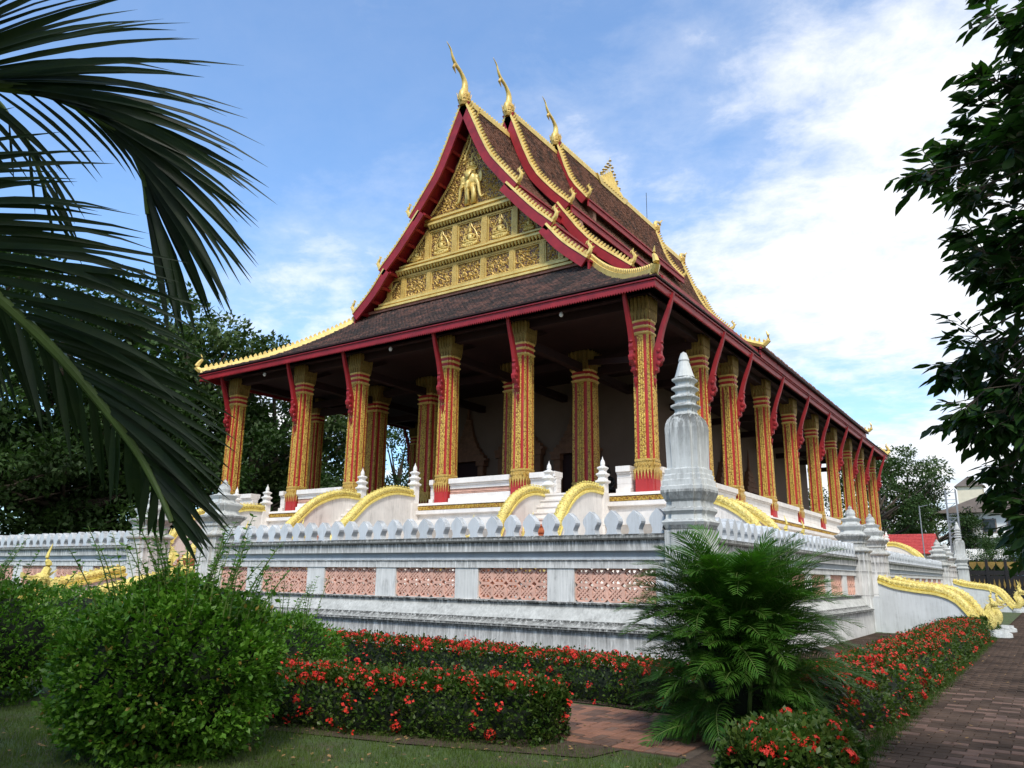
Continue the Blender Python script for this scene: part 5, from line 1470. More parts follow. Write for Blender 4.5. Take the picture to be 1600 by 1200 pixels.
def bush(label, x, y, r, ht, n, seed, shoots=0, sh=1.0):
    rs = np.random.RandomState(seed)
    t = thing('round_bush', label, 'bush', (x, y, 0))
    c = MB(); c.ell((x, y, ht * .46), (r * .76, r * .76, ht * .42), 18, 10); c.put('inner_shade_core', M_core, t)  # dark ellipsoid painted as the shaded inside of the bush
    u = rs.normal(size=(n, 3)); u /= np.linalg.norm(u, axis=1, keepdims=True); u[:, 2] = np.where(u[:, 2] < -.84, -u[:, 2], u[:, 2])
    lump = 1 + .08 * np.sin(u[:, 0] * 7 + seed) * np.cos(u[:, 1] * 6) + .07 * np.sin(u[:, 2] * 10 + u[:, 0] * 6) + .05 * np.sin(u[:, 0] * 23 + u[:, 2] * 19) * np.cos(u[:, 1] * 21)
    fine = np.sin(u[:, 0] * 31 + u[:, 1] * 17) * np.cos(u[:, 2] * 27 - u[:, 1] * 13) + np.sin(u[:, 0] * 13 - u[:, 2] * 11 + u[:, 1] * 19)
    dep = 1 - np.abs(rs.normal(0, .07, n)) - .12 * (fine < -.5); spr = rs.uniform(size=n) < .05; dep = np.where(spr, 1 + rs.uniform(0, .10, n), dep)
    rr = lump * dep
    pts = u * np.array([r, r, ht * .55]) * rr[:, None]; pts[:, 2] += ht * .45; pts[:, 2] = np.clip(pts[:, 2], .03, None)
    me = leafcloud('bush_leaves', pts, u, .062, .30, M_leafbush, .45, .75)
    stuff(obj('leaves', me, t, (x, y, 0)))
    ix = rs.choice(n, n // 60, replace=False)
    stuff(obj('yellowed_leaves', leafcloud('yellowed_leaves', pts[ix] * np.array([1.01, 1.01, 1]), u[ix], .06, .26, M_yleaf, -.2, .9), t, (x, y, 0)))
    # long soft shoots standing above the clipped surface
    for k in range(shoots):
        a = rs.uniform(0, 2 * PI); q = rs.uniform(.05, .8); bx_, by_ = x + r * q * math.cos(a), y + r * q * math.sin(a)
        bz = ht * (.45 + .5 * math.sqrt(max(0.05, 1 - q * q))); L = rs.uniform(.3, .85) * sh
        lean = Vector((math.cos(a) * rs.uniform(0, .5) , math.sin(a) * rs.uniform(0, .5), 1)).normalized()
        path = [Vector((bx_, by_, bz)) + lean * L * j / 6 + Vector((math.cos(a), math.sin(a), 0)) * .10 * (j / 6) ** 2 for j in range(7)]
        sh_ = MB().tube(path, [.007, .007, .006, .005, .005, .004, .003], 4).put('shoot', M_stalk, t)
        P2 = resample(path, .045); cp = np.array([list(p) for p, d in P2[2:]]); m_ = len(cp)
        if m_ < 2: continue
        C = np.repeat(cp, 2, 0); an = rs.uniform(0, 6.28, m_).repeat(2) + np.tile([0, PI], m_)
        D = np.stack([np.cos(an), np.sin(an), rs.uniform(.1, .7, 2 * m_)], 1)
        lm_ = leaves_mesh('shoot_leaves', C - np.array([x, y, 0]), D, np.tile([0, 0, 1.0], (2 * m_, 1)) + rs.normal(size=(2 * m_, 3)) * .2, rs.uniform(.05, .085, 2 * m_), rs.uniform(.013, .021, 2 * m_), M_leafbush)
        q_ = obj('shoot_leaves', lm_, t, (x, y, 0)); q_.parent = sh_; q_.location = (0, 0, 0); stuff(q_)
    return t
bush('large round bright green bush in the left foreground with long shoots on top', -6.98, 4.66, .99, 1.50, 32000, 21, 55, .95)
bush('bushy green shrub at the left edge of the picture, behind the large round bush', -11.5, 4.75, 1.2, 1.50, 15000, 22, 20, .8)
bush('bushy green shrub farther left along the wall', -14.6, 7.6, 1.2, 1.30, 8000, 23, 8, .7)
bush('low leafy shrub between the round bush and the wall hedge', -9.7, 8.2, .9, 1.0, 8000, 24, 18, .9)

# lawn grass
n = 90000
gx = RS.uniform(-10.5, -2.9, n); gy = RS.uniform(2.6, 7.2, n)
keep = (gy < 6.3 + (gx + 7) * .16 + .3) & ~((gx > -2.9))
gx = gx[keep]; gy = gy[keep]; n = len(gx)
dens = np.sin(gx * 2.1 + 1) * np.cos(gy * 2.7) + RS.uniform(-1.4, 1.2, n); k_ = dens > -.75; gx = gx[k_]; gy = gy[k_]; n = len(gx)
a = RS.uniform(0, 6.28, n); h = RS.uniform(.02, .065, n) * (1 + .4 * np.sin(gx * 5) * np.cos(gy * 6)); w2 = .0032
B = np.stack([gx, gy, np.zeros(n)], 1); sd = np.stack([np.cos(a), np.sin(a), np.zeros(n)], 1) * w2
tp = B + np.stack([RS.normal(0, .014, n), RS.normal(0, .014, n), h], 1)
V = np.stack([B - sd, B + sd, tp], 1).reshape(-1, 3); F = np.arange(3 * n).reshape(-1, 3)
M_grass = leafmat('grass_blade', (0.045, 0.085, 0.014), (0.10, 0.16, 0.032), hue=(0.14, 0.14, 0.04), scale=1.5)
gr = stuff(obj('lawn_grass', mesh_np('lawn_grass', V, F, M_grass))); gr['label'] = 'short grass growing on the lawn in the foreground'; gr['category'] = 'grass'

n = 16000
gx = RS.normal(-1.66, .07, n); gy = RS.uniform(5.0, 30, n) ** 1.0; a = RS.uniform(0, 6.28, n); h = RS.uniform(.03, .09, n)
B = np.stack([gx, gy, np.zeros(n)], 1); sd = np.stack([np.cos(a), np.sin(a), np.zeros(n)], 1) * .004
tp = B + np.stack([RS.normal(0, .03, n), RS.normal(0, .03, n), h], 1)
V = np.stack([B - sd, B + sd, tp], 1).reshape(-1, 3); F = np.arange(3 * n).reshape(-1, 3)
ge = stuff(obj('grass_edge', mesh_np('grass_edge', V, F, M_leafhedge))); ge['label'] = 'ragged grass growing along the edge of the paved walk'; ge['category'] = 'grass'

# ------------------------------------------------------------------ palms
def frond_np(L, npair, leaf_len, leaf_w, arch, rs, droop=.5, vee=.5, taper=.4):
    """a feather frond growing along +X from the origin, arching down; returns V,F arrays for leaflets and rachis path"""
    path = []
    x = z = 0; ang = 0.0
    K = 14
    for k in range(K + 1):
        path.append((x, 0, z)); ang = -arch * (k / K) ** 1.3; x += L / K * math.cos(ang); z += L / K * math.sin(ang)
    path = np.array(path)
    V = []; F = []; n0 = 0; S_ = 4
    for k in range(npair):
        t = .16 + .84 * k / (npair - 1); f = t * K; i = min(int(f), K - 1); p = path[i] + (path[i + 1] - path[i]) * (f - i); d = path[i + 1] - path[i]; d = d / np.linalg.norm(d)
        up = np.array([-d[2], 0, d[0]])
        ll = leaf_len * (math.sin(PI * min(1, .18 + t * .78)) ** .6) * (1 - taper * max(0, t - .6)) * rs.uniform(.9, 1.1)
        for sg in (-1, 1):
            fw = .35 + .75 * t
            e = np.array([0, sg, 0]) + d * fw * rs.uniform(.85, 1.15) + up * vee * rs.uniform(.5, 1.3); e /= np.linalg.norm(e)
            wv = np.cross(e, up); wv /= np.linalg.norm(wv) + 1e-9
            for s_ in range(S_ + 1):
                u = s_ / S_; c = p + e * ll * u + np.array([0, 0, -1]) * droop * ll * u * u; w_ = leaf_w * (math.sin(PI * (.12 + .85 * u)) ** .8 if s_ < S_ else .02)
                V += [c - wv * w_, c + wv * w_]
                if s_: F.append((n0 + 2 * s_ - 2, n0 + 2 * s_ - 1, n0 + 2 * s_ + 1, n0 + 2 * s_))
            n0 += 2 * (S_ + 1)
    return np.array(V), np.array(F), path
rs = np.random.RandomState(5)
ARE = []
for k in range(7):
    V, F, path = frond_np(rs.uniform(.95, 1.4), 32, .33, .0080, rs.uniform(.6, 1.7), rs, .42, .6)
    me = mesh_np('leaflets', V, F, M_leafareca)
    st = MB().tube([tuple(p) for p in path], [.011 - .0006 * i for i in range(len(path))], 5).mesh('frond', M_stalk)
    ARE.append((st, me))
AX, AY = -2.88, 8.62
t = thing('areca_palm', 'bushy areca palm clump with many arching feathery fronds in front of the wall corner', 'palm', (AX, AY, 0))
for k in range(480):
    if k < 26:
        a = rs.uniform(0, 2 * PI); r = rs.uniform(.05, .32); bx_, by_ = AX + r * math.cos(a), AY + r * math.sin(a)
        lean = Vector((math.cos(a) * .35, math.sin(a) * .35, 1)).normalized(); L = rs.uniform(.5, 1.25)
        MB().tube([(bx_, by_, 0), tuple(Vector((bx_, by_, 0)) + lean * L)], [.028, .018], 6).put('stem', M_stalk, t)
    a = rs.uniform(0, 2 * PI); lev = rs.uniform(0, 1) ** .85; q = .08 + .30 * rs.uniform() ; 
    z = .10 + lev * 1.30
    pitch_ = -(.22 + .98 * lev) + rs.uniform(-.25, .25)
    st, me = ARE[rs.randint(7)]
    o = obj('frond', st, t, (AX + q * math.cos(a) * 1.1, AY + q * math.sin(a) * 1.1, z)); s_ = rs.uniform(.55, .86) * (1.0 if lev > .3 else .85)
    o.rotation_euler = (rs.uniform(-.5, .5), pitch_, a); o.scale = (s_, s_, s_)
    l = obj('leaflets', me, o, WL[o.name])
c = MB(); c.ell((AX, AY, .80), (.36, .36, .80), 12, 8); stuff(c.put('clump_shade_core', M_core, t))  # dark filler painted as the shade deep in the clump

# coconut palm at the left: trunk out of frame, three fronds hanging into view
def bezier_leaf(p, e, n_, L, wd, droop, tw=0.0, S_=7):
    """one leaflet as a folded strip: p base, e direction, n_ face normal"""
    V = []; F = []
    e = Vector(e).normalized(); wv = e.cross(Vector(n_)).normalized(); nn = wv.cross(e).normalized()
    c = Vector(p); d = e.copy()
    for s_ in range(S_ + 1):
        u = s_ / S_; w_ = wd * ((.35 + 1.3 * u) if u < .4 else (.87 * (1 - ((u - .4) / .6) ** 1.6) + .02))
        V += [c - wv * w_ + nn * w_ * .35, c, c + wv * w_ + nn * w_ * .35]
        if s_:
            b_ = 3 * s_; F += [(b_ - 3, b_ - 2, b_ + 1, b_), (b_ - 2, b_ - 1, b_ + 2, b_ + 1)]
        d = (d + Vector((0, 0, -1)) * droop * (u + .25) / S_ * 2.2).normalized(); c = c + d * L / S_
    return [tuple(v_) for v_ in V], F
palm = thing('coconut_palm', 'dark coconut palm at the left, its drooping fronds hanging across the upper left corner', 'palm', (-4.75, 0.15, 0))
MB().tube([(-4.75, .15, 0), (-4.7, .2, 1.0), (-4.55, .35, 2.2), (-4.4, .48, 3.0)], [.20, .15, .13, .16], 12).put('trunk', M_bark, palm)
rsp = np.random.RandomState(9)
RIGHT = Vector((.829, .560, .012)); UPV = Vector((.125, -.207, .970)); FWD = Vector((-.546, .803, .241))
def frond(path, n, specs, r0=.028):
    """specs: list of (side, angle at base, angle at tip, length function, droop) with angles measured in the frond's own plane"""
    P = catmull(path, 10)
    R = MB().tube(P, [r0 * (1 - .8 * k / len(P)) + .004 for k in range(len(P))], 8).put('frond', M_stalk, palm, loc=P[0])
    cum = [0]
    for a, b2 in zip(P[:-1], P[1:]): cum.append(cum[-1] + (b2 - a).length)
    for (t0, t1, nn, a0, a1, l0, l1, l2, dr, wd, depth) in specs:
        for k in range(nn):
            t = t0 + (t1 - t0) * k / (nn - 1) + rsp.uniform(-.006, .006); t = max(0, min(.999, t)); s_ = t * cum[-1]
            i = max(j for j in range(len(cum)) if cum[j] <= s_); i = min(i, len(P) - 2); p = P[i].lerp(P[i + 1], (s_ - cum[i]) / (cum[i + 1] - cum[i]))
            f = k / (nn - 1); an = math.radians(a0 + (a1 - a0) * f + rsp.uniform(-3.5, 3.5))
            e = RIGHT * math.cos(an) + UPV * math.sin(an) + FWD * (depth + rsp.uniform(-.22, .22))
            L = (l0 * (1 - f) ** 2 + 2 * l1 * f * (1 - f) + l2 * f * f) * rsp.uniform(.88, 1.08)
            nrm = FWD * -1 + RIGHT * rsp.uniform(-.5, .5) + UPV * rsp.uniform(-.2, .8)
            V, F = bezier_leaf((0, 0, 0), e, nrm, L, wd * rsp.uniform(.8, 1.15), dr * rsp.uniform(.6, 1.5))
            me = bpy.data.meshes.new('leaflet'); me.from_pydata(V, [], F); me.materials.append(M_leafpalm); me.polygons.foreach_set('use_smooth', [True] * len(F))
            o = obj('leaflet', me, R, p)
    return R
RA = [(-4.25, 0.56, 3.26), (-3.8, 0.94, 3.6), (-3.45, 1.26, 3.64), (-3.3, 1.41, 3.59), (-3.17, 1.56, 3.47), (-3.14, 1.66, 3.33), (-3.14, 1.71, 3.15)]
RB = [(-4.08, 0.54, 3.15), (-3.52, 1.13, 2.83), (-3.41, 1.29, 2.68), (-3.27, 1.51, 2.45), (-3.11, 1.74, 2.14), (-3.02, 1.84, 1.94), (-2.95, 1.88, 1.8)]
RC = [(-4.35, 0.58, 3.28), (-3.82, 1.15, 3.68), (-3.73, 1.34, 3.62), (-3.71, 1.45, 3.47), (-3.75, 1.56, 3.3)]
# (t0, t1, count, angle base->tip, length base/mid/tip, droop, width, depth)
frond(RA, 70, [(.08, 1.0, 84, 62, -76, 1.2, 1.42, .60, .26, .022, .0), (.42, .92, 13, -28, -50, .60, .50, .30, .35, .012, .25)])
frond(RB, 70, [(.10, .98, 76, 20, -48, 1.05, 1.04, .27, .22, .020, .05), (.20, .96, 34, -62, -100, .72, .60, .20, .20, .020, .2)], .030)
frond(RC, 30, [(.45, 1.0, 12, -35, -65, .55, .45, .32, .3, .013, .2), (.45, 1.0, 7, -95, -80, .35, .35, .3, .2, .012, .2)], .016)

# ------------------------------------------------------------------ tree at the right, leaves hanging into view
CLUST = [(0.15, 5.03, 4.98),(0.38, 4.64, 4.56),(0.22, 5.85, 5.77),(0.3, 4.76, 4.66),(0.38, 5.59, 5.1),(0.38, 4.5, 4.66),(0.67, 5.61, 5.19),(0.7, 6.0, 5.25),(0.59, 4.62, 4.79),(0.29, 4.98, 4.82),(0.36, 4.99, 4.97),(0.47, 5.9, 5.39),(0.56, 5.69, 5.55),(0.37, 4.89, 4.66),(0.57, 4.98, 4.74),(0.8, 5.61, 5.43),(0.3, 5.16, 4.51),(0.33, 5.27, 3.07),(0.5, 5.73, 5.02),(0.69, 6.64, 4.29),(0.27, 5.55, 4.93),(0.04, 5.35, 4.61),(0.39, 4.78, 4.24),(0.65, 6.39, 4.68),(0.57, 5.64, 4.17),(0.28, 6.07, 3.83),(0.34, 6.63, 4.09),(0.33, 6.1, 4.34),(0.18, 6.37, 4.86),(0.25, 5.02, 3.63),(0.18, 5.05, 3.6),(0.29, 5.16, 3.51),(0.4, 6.07, 4.22),(0.15, 6.35, 3.81),(0.27, 5.67, 3.01),(0.23, 5.57, 3.76),(0.24, 5.42, 4.31),(0.39, 5.43, 4.3),(0.58, 5.49, 4.88),(0.45, 5.2, 4.13),(0.5, 5.09, 4.21),(0.18, 5.27, 3.44),(0.23, 6.18, 4.66),(0.14, 5.47, 3.2),(0.16, 6.56, 4.03),(0.29, 4.95, 4.24),(0.42, 6.01, 4.86),(0.54, 5.19, 4.36),(0.5, 6.43, 3.92),(0.26, 5.13, 4.55),(0.51, 5.37, 4.29),(0.25, 5.58, 4.15),(0.55, 4.73, 4.16),(0.56, 6.9, 3.48),(0.67, 5.97, 4.67),(0.48, 5.96, 3.7),(0.17, 5.21, 4.17),(0.06, 5.23, 3.23),(0.57, 6.67, 3.86),(0.47, 6.2, 3.25),(0.12, 5.86, 4.61),(0.37, 6.44, 4.53),(0.38, 5.27, 4.13),(0.58, 6.25, 4.23),(0.27, 5.58, 4.65),(0.62, 5.99, 4.82),(0.54, 6.57, 3.57),(0.58, 5.06, 4.56),(0.12, 5.68, 3.98),(0.17, 5.14, 3.24),(0.07, 4.84, 4.46),(0.61, 5.45, 4.71),(0.2, 5.39, 4.31),(0.35, 5.63, 3.77),(0.11, 5.03, 4.12),(0.27, 5.76, 3.56),(-0.2, 6.13, 4.55),(-0.2, 5.92, 4.32),(-0.13, 5.62, 4.43),(0.02, 5.97, 4.53),(-0.11, 5.65, 4.52),(0.04, 5.45, 4.48),(0.17, 6.3, 4.67),(0.08, 5.57, 4.41),(-0.04, 6.24, 4.36),(-0.02, 5.83, 4.27),(-0.3, 4.85, 3.98),(0.13, 6.14, 4.78),(-0.03, 6.49, 4.51),(-0.07, 4.98, 3.86),(0.05, 6.03, 4.49),(-0.23, 6.19, 4.62),(-0.28, 6.08, 4.54),(-0.15, 5.45, 4.36),(-0.12, 5.19, 3.55),(0.1, 5.98, 3.68),(-0.07, 6.61, 3.95),(0.08, 6.01, 3.58),(-0.09, 5.41, 3.5),(0.01, 5.44, 3.66),(0.01, 5.41, 3.67),(-0.1, 5.63, 3.82),(-0.07, 5.87, 3.71),(0.14, 6.07, 3.63),(-0.08, 6.55, 3.89),(0.08, 6.73, 3.94),(-0.17, 6.28, 3.97),(0.15, 5.66, 3.72),(-0.04, 5.3, 2.71),(-0.23, 6.1, 3.05),(-0.03, 5.7, 3.11),(0.07, 6.77, 3.38),(0.09, 5.82, 2.76),(0.03, 6.7, 3.01),(-0.04, 6.08, 3.21),(0.03, 5.6, 2.82),(0.01, 5.6, 2.79),(0.17, 5.5, 2.74),(-0.03, 6.41, 3.02),(-0.11, 5.55, 2.97),(0.11, 6.57, 3.04),(-0.19, 5.9, 3.1),(-0.08, 6.58, 3.26),(-0.2, 5.94, 3.07),(-0.08, 5.92, 2.79),(-0.23, 5.4, 3.07),(0.1, 5.62, 2.73),(-0.37, 6.54, 3.18),(0.14, 6.34, 2.86),(-0.35, 5.57, 2.96),(-0.07, 5.63, 2.84),(-0.2, 6.29, 3.01),(0.03, 6.63, 1.93),(-0.07, 6.67, 2.31),(0.11, 6.3, 2.36),(-0.04, 6.26, 2.66),(0.1, 6.37, 2.42),(0.12, 5.94, 2.72),(-0.26, 6.25, 2.79),(0.41, 6.88, 2.58),(0.2, 6.84, 2.79),(0.0, 6.68, 1.98),(0.22, 6.78, 2.56),(-0.01, 5.39, 2.58),(0.14, 6.12, 2.3),(0.12, 6.17, 2.52),(0.19, 5.67, 2.36),(0.28, 6.03, 2.12),(-0.18, 6.43, 2.36),(-0.28, 5.62, 2.56),(-0.08, 5.37, 2.53),(-0.39, 6.17, 2.7),(-0.09, 6.6, 2.5),(-0.1, 7.0, 2.97),(-0.27, 6.14, 2.76),(-0.13, 5.4, 2.58),(0.21, 6.74, 2.63),(-0.19, 5.8, 2.54),(0.22, 5.99, 2.2),(0.32, 5.37, 2.16),(-0.27, 5.39, 2.67),(0.05, 5.75, 1.95),(0.42, 6.78, 2.42),(0.0, 5.55, 1.9),(0.41, 6.63, 2.69),(0.14, 6.38, 2.05),(0.35, 6.08, 2.43),(-0.03, 5.64, 2.48),(0.16, 6.64, 2.29),(-0.14, 5.63, 2.3),(0.21, 6.13, 2.77),(0.16, 5.55, 2.12),(0.06, 6.97, 1.86),(-0.04, 6.71, 1.84),(-0.05, 5.51, 2.03),(-0.15, 6.53, 2.27),(-0.07, 5.64, 2.19),(0.06, 5.41, 1.92),(-0.12, 6.14, 1.98),(0.14, 6.81, 1.99),(0.04, 5.7, 2.12),(0.02, 6.87, 2.21),(0.06, 6.76, 1.97),(0.19, 6.46, 2.1)]
tree = thing('leafy_tree', 'dark broad-leaved tree at the right edge, branches reaching into the sky', 'tree', (2.6, 6.6, 0))
trunk = MB().tube(catmull([(2.6, 6.6, 0), (2.5, 6.5, 1.8), (2.2, 6.4, 3.6), (1.9, 6.2, 5.4), (1.6, 6.0, 7.0)], 4), [.26, .24, .22, .21, .20, .19, .18, .17, .16, .15, .14, .13, .12, .10, .08, .06, .05], 12).put('trunk', M_bark, tree)
rst = np.random.RandomState(31)
CL = [Vector(c) for c in CLUST]
CL += [Vector((rst.uniform(.6, 4.6), rst.uniform(4.6, 8.6), rst.uniform(2.6, 7.8))) for _ in range(110)]
mains = [Vector((1.2, 6.1, 2.9)), Vector((.9, 6.0, 4.3)), Vector((.8, 5.8, 5.4)), Vector((.7, 6.2, 3.5)), Vector((1.6, 6.0, 6.2)), Vector((3.2, 7.2, 5.0)), Vector((3.4, 5.8, 4.0))]
br = MB()
tr_pts = [Vector((2.5, 6.5, 1.9)), Vector((2.3, 6.4, 3.0)), Vector((2.1, 6.3, 4.2)), Vector((2.3, 6.4, 2.6)), Vector((1.9, 6.2, 5.2)), Vector((2.1, 6.3, 4.2)), Vector((2.3, 6.4, 3.0))]
for a, b2 in zip(tr_pts, mains): br.tube([a, (a + b2) / 2 + Vector((0, 0, .15)), b2], [.07, .05, .03], 7)
leafC = []; leafD = []
for c in CL:
    m_ = min(mains, key=lambda q: (q - c).length)
    mid = (m_ + c) / 2 + Vector((rst.uniform(-.12, .12), rst.uniform(-.12, .12), .10))
    br.tube([m_, mid, c], [.014, .009, .004], 4)
    d0 = (c - m_).normalized()
    for k in range(6):
        d = (d0 * .8 + Vector(rst.normal(size=3)) * .55); d.z -= .15; d.normalize(); L = rst.uniform(.10, .22)
        br.tube([c - d0 * .05, c + d * L], [.004, .002], 3)
        for j in range(6):
            p = c + d * L * (.25 + .75 * j / 5); s_ = d.cross(Vector((0, 0, 1))).normalized() * (1 if j % 2 else -1)
            leafC.append(p); leafD.append(d * .7 + s_ * .75 + Vector((0, 0, rst.uniform(-.55, .15))))
q = br.put('branches', M_bark, tree)
n = len(leafC); LC = np.array([list(p) for p in leafC]); LD = np.array([list(p) for p in leafD])
Ln = rst.uniform(.085, .145, n)
camp = np.array([0, 0, 1.6]); dist = np.linalg.norm(LC - camp, axis=1)
ang_ = np.arctan2(LC[:, 0], LC[:, 1]); vis = (ang_ < .12) & (ang_ > -.3)
order = np.argsort(np.where(vis, dist, dist + 100))
single = set(order[:300].tolist())
lm1 = leaves_fine('leaf', [[0, 0, 0]], [[1, 0, 0]], [[0, 0, 1]], [.12], [.025], M_leaftree)
for i in single:
    o = obj('leaf', lm1, tree, LC[i]); o.rotation_euler = Vector(LD[i]).to_track_quat('X', 'Z').to_euler(); s_ = Ln[i] / .12; o.scale = (s_, s_, s_)
rest = np.array([i for i in range(n) if i not in single])
nn = rst.normal(size=(len(rest), 3)) * .45 + np.array([0, 0, 1.0])
stuff(obj('leaves', leaves_fine('tree_leaves', LC[rest] - np.array([2.6, 6.6, 0]), LD[rest], nn, Ln[rest], Ln[rest] * .20, M_leaftree), tree, (2.6, 6.6, 0)))

# ------------------------------------------------------------------ background trees
def tree_meshes(H, R, seed, nleaf, lsize, mat, crown_z=.35, ncl=46):
    rs = np.random.RandomState(seed)
    wood = MB()
    tp = [Vector((0, 0, 0)), Vector((rs.uniform(-.3, .3), rs.uniform(-.3, .3), H * .25)), Vector((rs.uniform(-.6, .6), rs.uniform(-.6, .6), H * .5)), Vector((rs.uniform(-.8, .8), rs.uniform(-.8, .8), H * .8))]
    wood.tube(catmull(tp, 3), [H * .028 * (1 - .085 * k) for k in range(10)], 8)
    cl = []
    for k in range(ncl):
        u = rs.normal(size=3); u /= np.linalg.norm(u); rr = rs.uniform(.45, 1.0) ** .6
        z = crown_z + (1 - crown_z) * .5 + u[2] * rr * (1 - crown_z) * .5
        wr = R * (1.0 if z < .75 else 1 - (z - .75) * 1.6)
        cl.append((u[0] * rr * wr, u[1] * rr * wr, z * H, rs.uniform(.13, .24) * R))
    for (x, y, z, r) in cl[::2]:
        a = tp[1].lerp(tp[3], min(1, max(0, (z / H - .3) * 1.2)) * .9)
        wood.tube([a, (a + Vector((x, y, z))) / 2 + Vector((0, 0, -.2)), Vector((x, y, z))], [H * .010, H * .006, H * .002], 5)
    w = np.array([c[3] ** 2 for c in cl]); w /= w.sum(); ix = rs.choice(len(cl), nleaf, p=w)
    c = np.array(cl)[ix]; u = rs.normal(size=(nleaf, 3)); u /= np.linalg.norm(u, axis=1, keepdims=True)
    rad = c[:, 3] * rs.uniform(.35, 1.15, nleaf) ** .7
    pts = c[:, :3] + u * rad[:, None] * np.array([1.15, 1.15, .75])
    d = u + rs.normal(size=(nleaf, 3)) * .8
    lm = leaves_mesh('crown', pts, d, rs.normal(size=(nleaf, 3)) * .6 + np.array([0, 0, 1.0]), lsize * rs.uniform(.6, 1.3, nleaf), lsize * .30 * rs.uniform(.7, 1.2, nleaf), mat)
    return wood.mesh('trunk', M_bark), lm
TM = [tree_meshes(17, 7.0, 41, 15000, .34, M_leafbg, .22, 60), tree_meshes(15, 6.0, 42, 13000, .32, M_leafbg, .18, 54), tree_meshes(12, 5.5, 43, 11000, .30, M_leafbg, .12, 46), tree_meshes(16, 5.5, 44, 9000, .33, M_leafbg2, .35, 40)]
def bgtree(label, x, y, k, s_=1.0, rz=0.0):
    t = thing('tree', label, 'tree', (x, y, 0), 'trees behind the temple')
    tm, lm = TM[k]
    obj('trunk', tm, t, (x, y, 0)); obj('crown', lm, t, (x, y, 0))
    t.rotation_euler.z = rz; t.scale = (s_, s_, s_)
def polar(px, dist):
    """ground point at the given distance; px = tangent offset of its bearing from the view axis"""
    b_ = math.atan(px); return (dist * math.sin(-.597 + b_), dist * math.cos(-.597 + b_))
TL = [('tall dark tree at the far left edge, its top above the palm frond', -.80, 43, 0, 1.12), ('dark tree behind the lower palm frond, left', -.60, 46, 1, 1.1), ('broad dark tree in the left background', -.52, 50, 0, 1.08),
      ('leafy tree left of the roof corner with an open crown', -.44, 50, 3, 1.16), ('leafy tree with its crown just left of the roof corner', -.375, 52, 3, 1.10), ('open-crowned tree whose top shows above the left end of the eave', -.31, 56, 3, 1.08),
      ('tree seen under the left eave between the first columns', -.34, 48, 2, .95), ('tree whose top peeks over the gold hip of the roof', -.25, 62, 3, 1.12), ('dark tree seen between the second and third columns', -.26, 58, 2, 1.0),
      ('dark tree seen between the third and fourth columns', -.15, 70, 1, 1.0), ('low dark tree at the left behind the wall', -.58, 34, 2, .75), ('low dark tree behind the left gate post', -.46, 38, 2, .8), ('low tree at the far left behind the parapet', -.70, 30, 2, .7)]
def clear(px, dist): return max(dist, 40.5 / abs(math.sin(-.597 + math.atan(px))))
for i, (lab, px, dist, k, s_) in enumerate(TL):
    s_ *= max(1, clear(px, dist) / dist) ** .85; x, y = polar(px, clear(px, dist)); bgtree(lab, x, y, k, s_, i * 1.7)
TR = [('tree glimpsed past the end of the hall between the far side columns', .385, 100, 2, 1.0), ('tree just right of the last temple column', .47, 112, 0, 1.10), ('tall grey-green tree right of the temple roof end', .51, 116, 3, 1.22), ('tree behind the red tiled roof', .54, 118, 1, .95), ('small tree in front of the white building', .605, 78, 2, .42), ('small tree right of the distant stupa', .63, 80, 2, .45), ('tree at the far right behind the dark fence', .66, 92, 2, .6)]
for i, (lab, px, dist, k, s_) in enumerate(TR):
    x, y = polar(px, dist); bgtree(lab, x, y, k, s_, i * 2.3)
# undergrowth behind the left wall
for i, (px, dist, s_) in enumerate([(-.72, 27, .34), (-.64, 29, .36), (-.56, 30, .36), (-.50, 32, .36), (-.43, 36, .4), (-.36, 42, .4), (-.29, 46, .42), (-.22, 52, .45), (-.15, 60, .5), (-.08, 66, .5)]):
    x, y = polar(px, clear(px, dist) - 1.5); t = thing('garden_shrub', ['shrub behind the far left of the parapet', 'shrub behind the left parapet', 'shrub behind the parapet left of the gate', 'shrub behind the left gate post', 'shrub seen through the front gate', 'shrub beyond the left side of the platform', 'shrub seen between the leftmost columns', 'shrub seen between the second and third columns', 'shrub seen between the third and fourth columns', 'shrub at the back of the gallery opening'][i], 'shrub', (x, y, 0), 'undergrowth behind the temple')
    obj('foliage', TM[2][1], t, (x, y, 0)).location.z = -1.2
    t.scale = (s_ * 1.6, s_ * 1.6, s_); t.rotation_euler.z = i

# ------------------------------------------------------------------ far buildings at the right
M_redroof = tilemat('red_glazed_roof_tile', (0.36, 0.035, 0.035), (0.48, 0.06, 0.05), (0.26, 0.03, 0.03), 0.6)
M_white = simple('white_building_paint', (0.74, 0.73, 0.70), 0.8, 0.08, 0.5)
M_greyroof = simple('grey_brown_roof', (0.20, 0.16, 0.14), 0.8, 0.2, 1.0)
M_glass = simple('dark_window', (0.03, 0.035, 0.045), 0.15, 0.2, 1.0, bumps=0)
M_steel = simple('grey_steel', (0.22, 0.23, 0.24), 0.5, 0.2, 2.0)
t = thing('tiled_roof_hall', 'low hall with a bright red tiled roof beyond the side wall', 'building', (-16, 98, 0))
MB().box((-22, 94, 0), (-10.4, 102, 4.6)).put('wall', M_white, t)
r_ = MB().prism([(-22.6, 93.0, 4.45), (-22.6, 98, 6.75), (-22.6, 103, 4.45)], (12.6, 0, 0)).put('roof', M_redroof, t)
tb = MB()
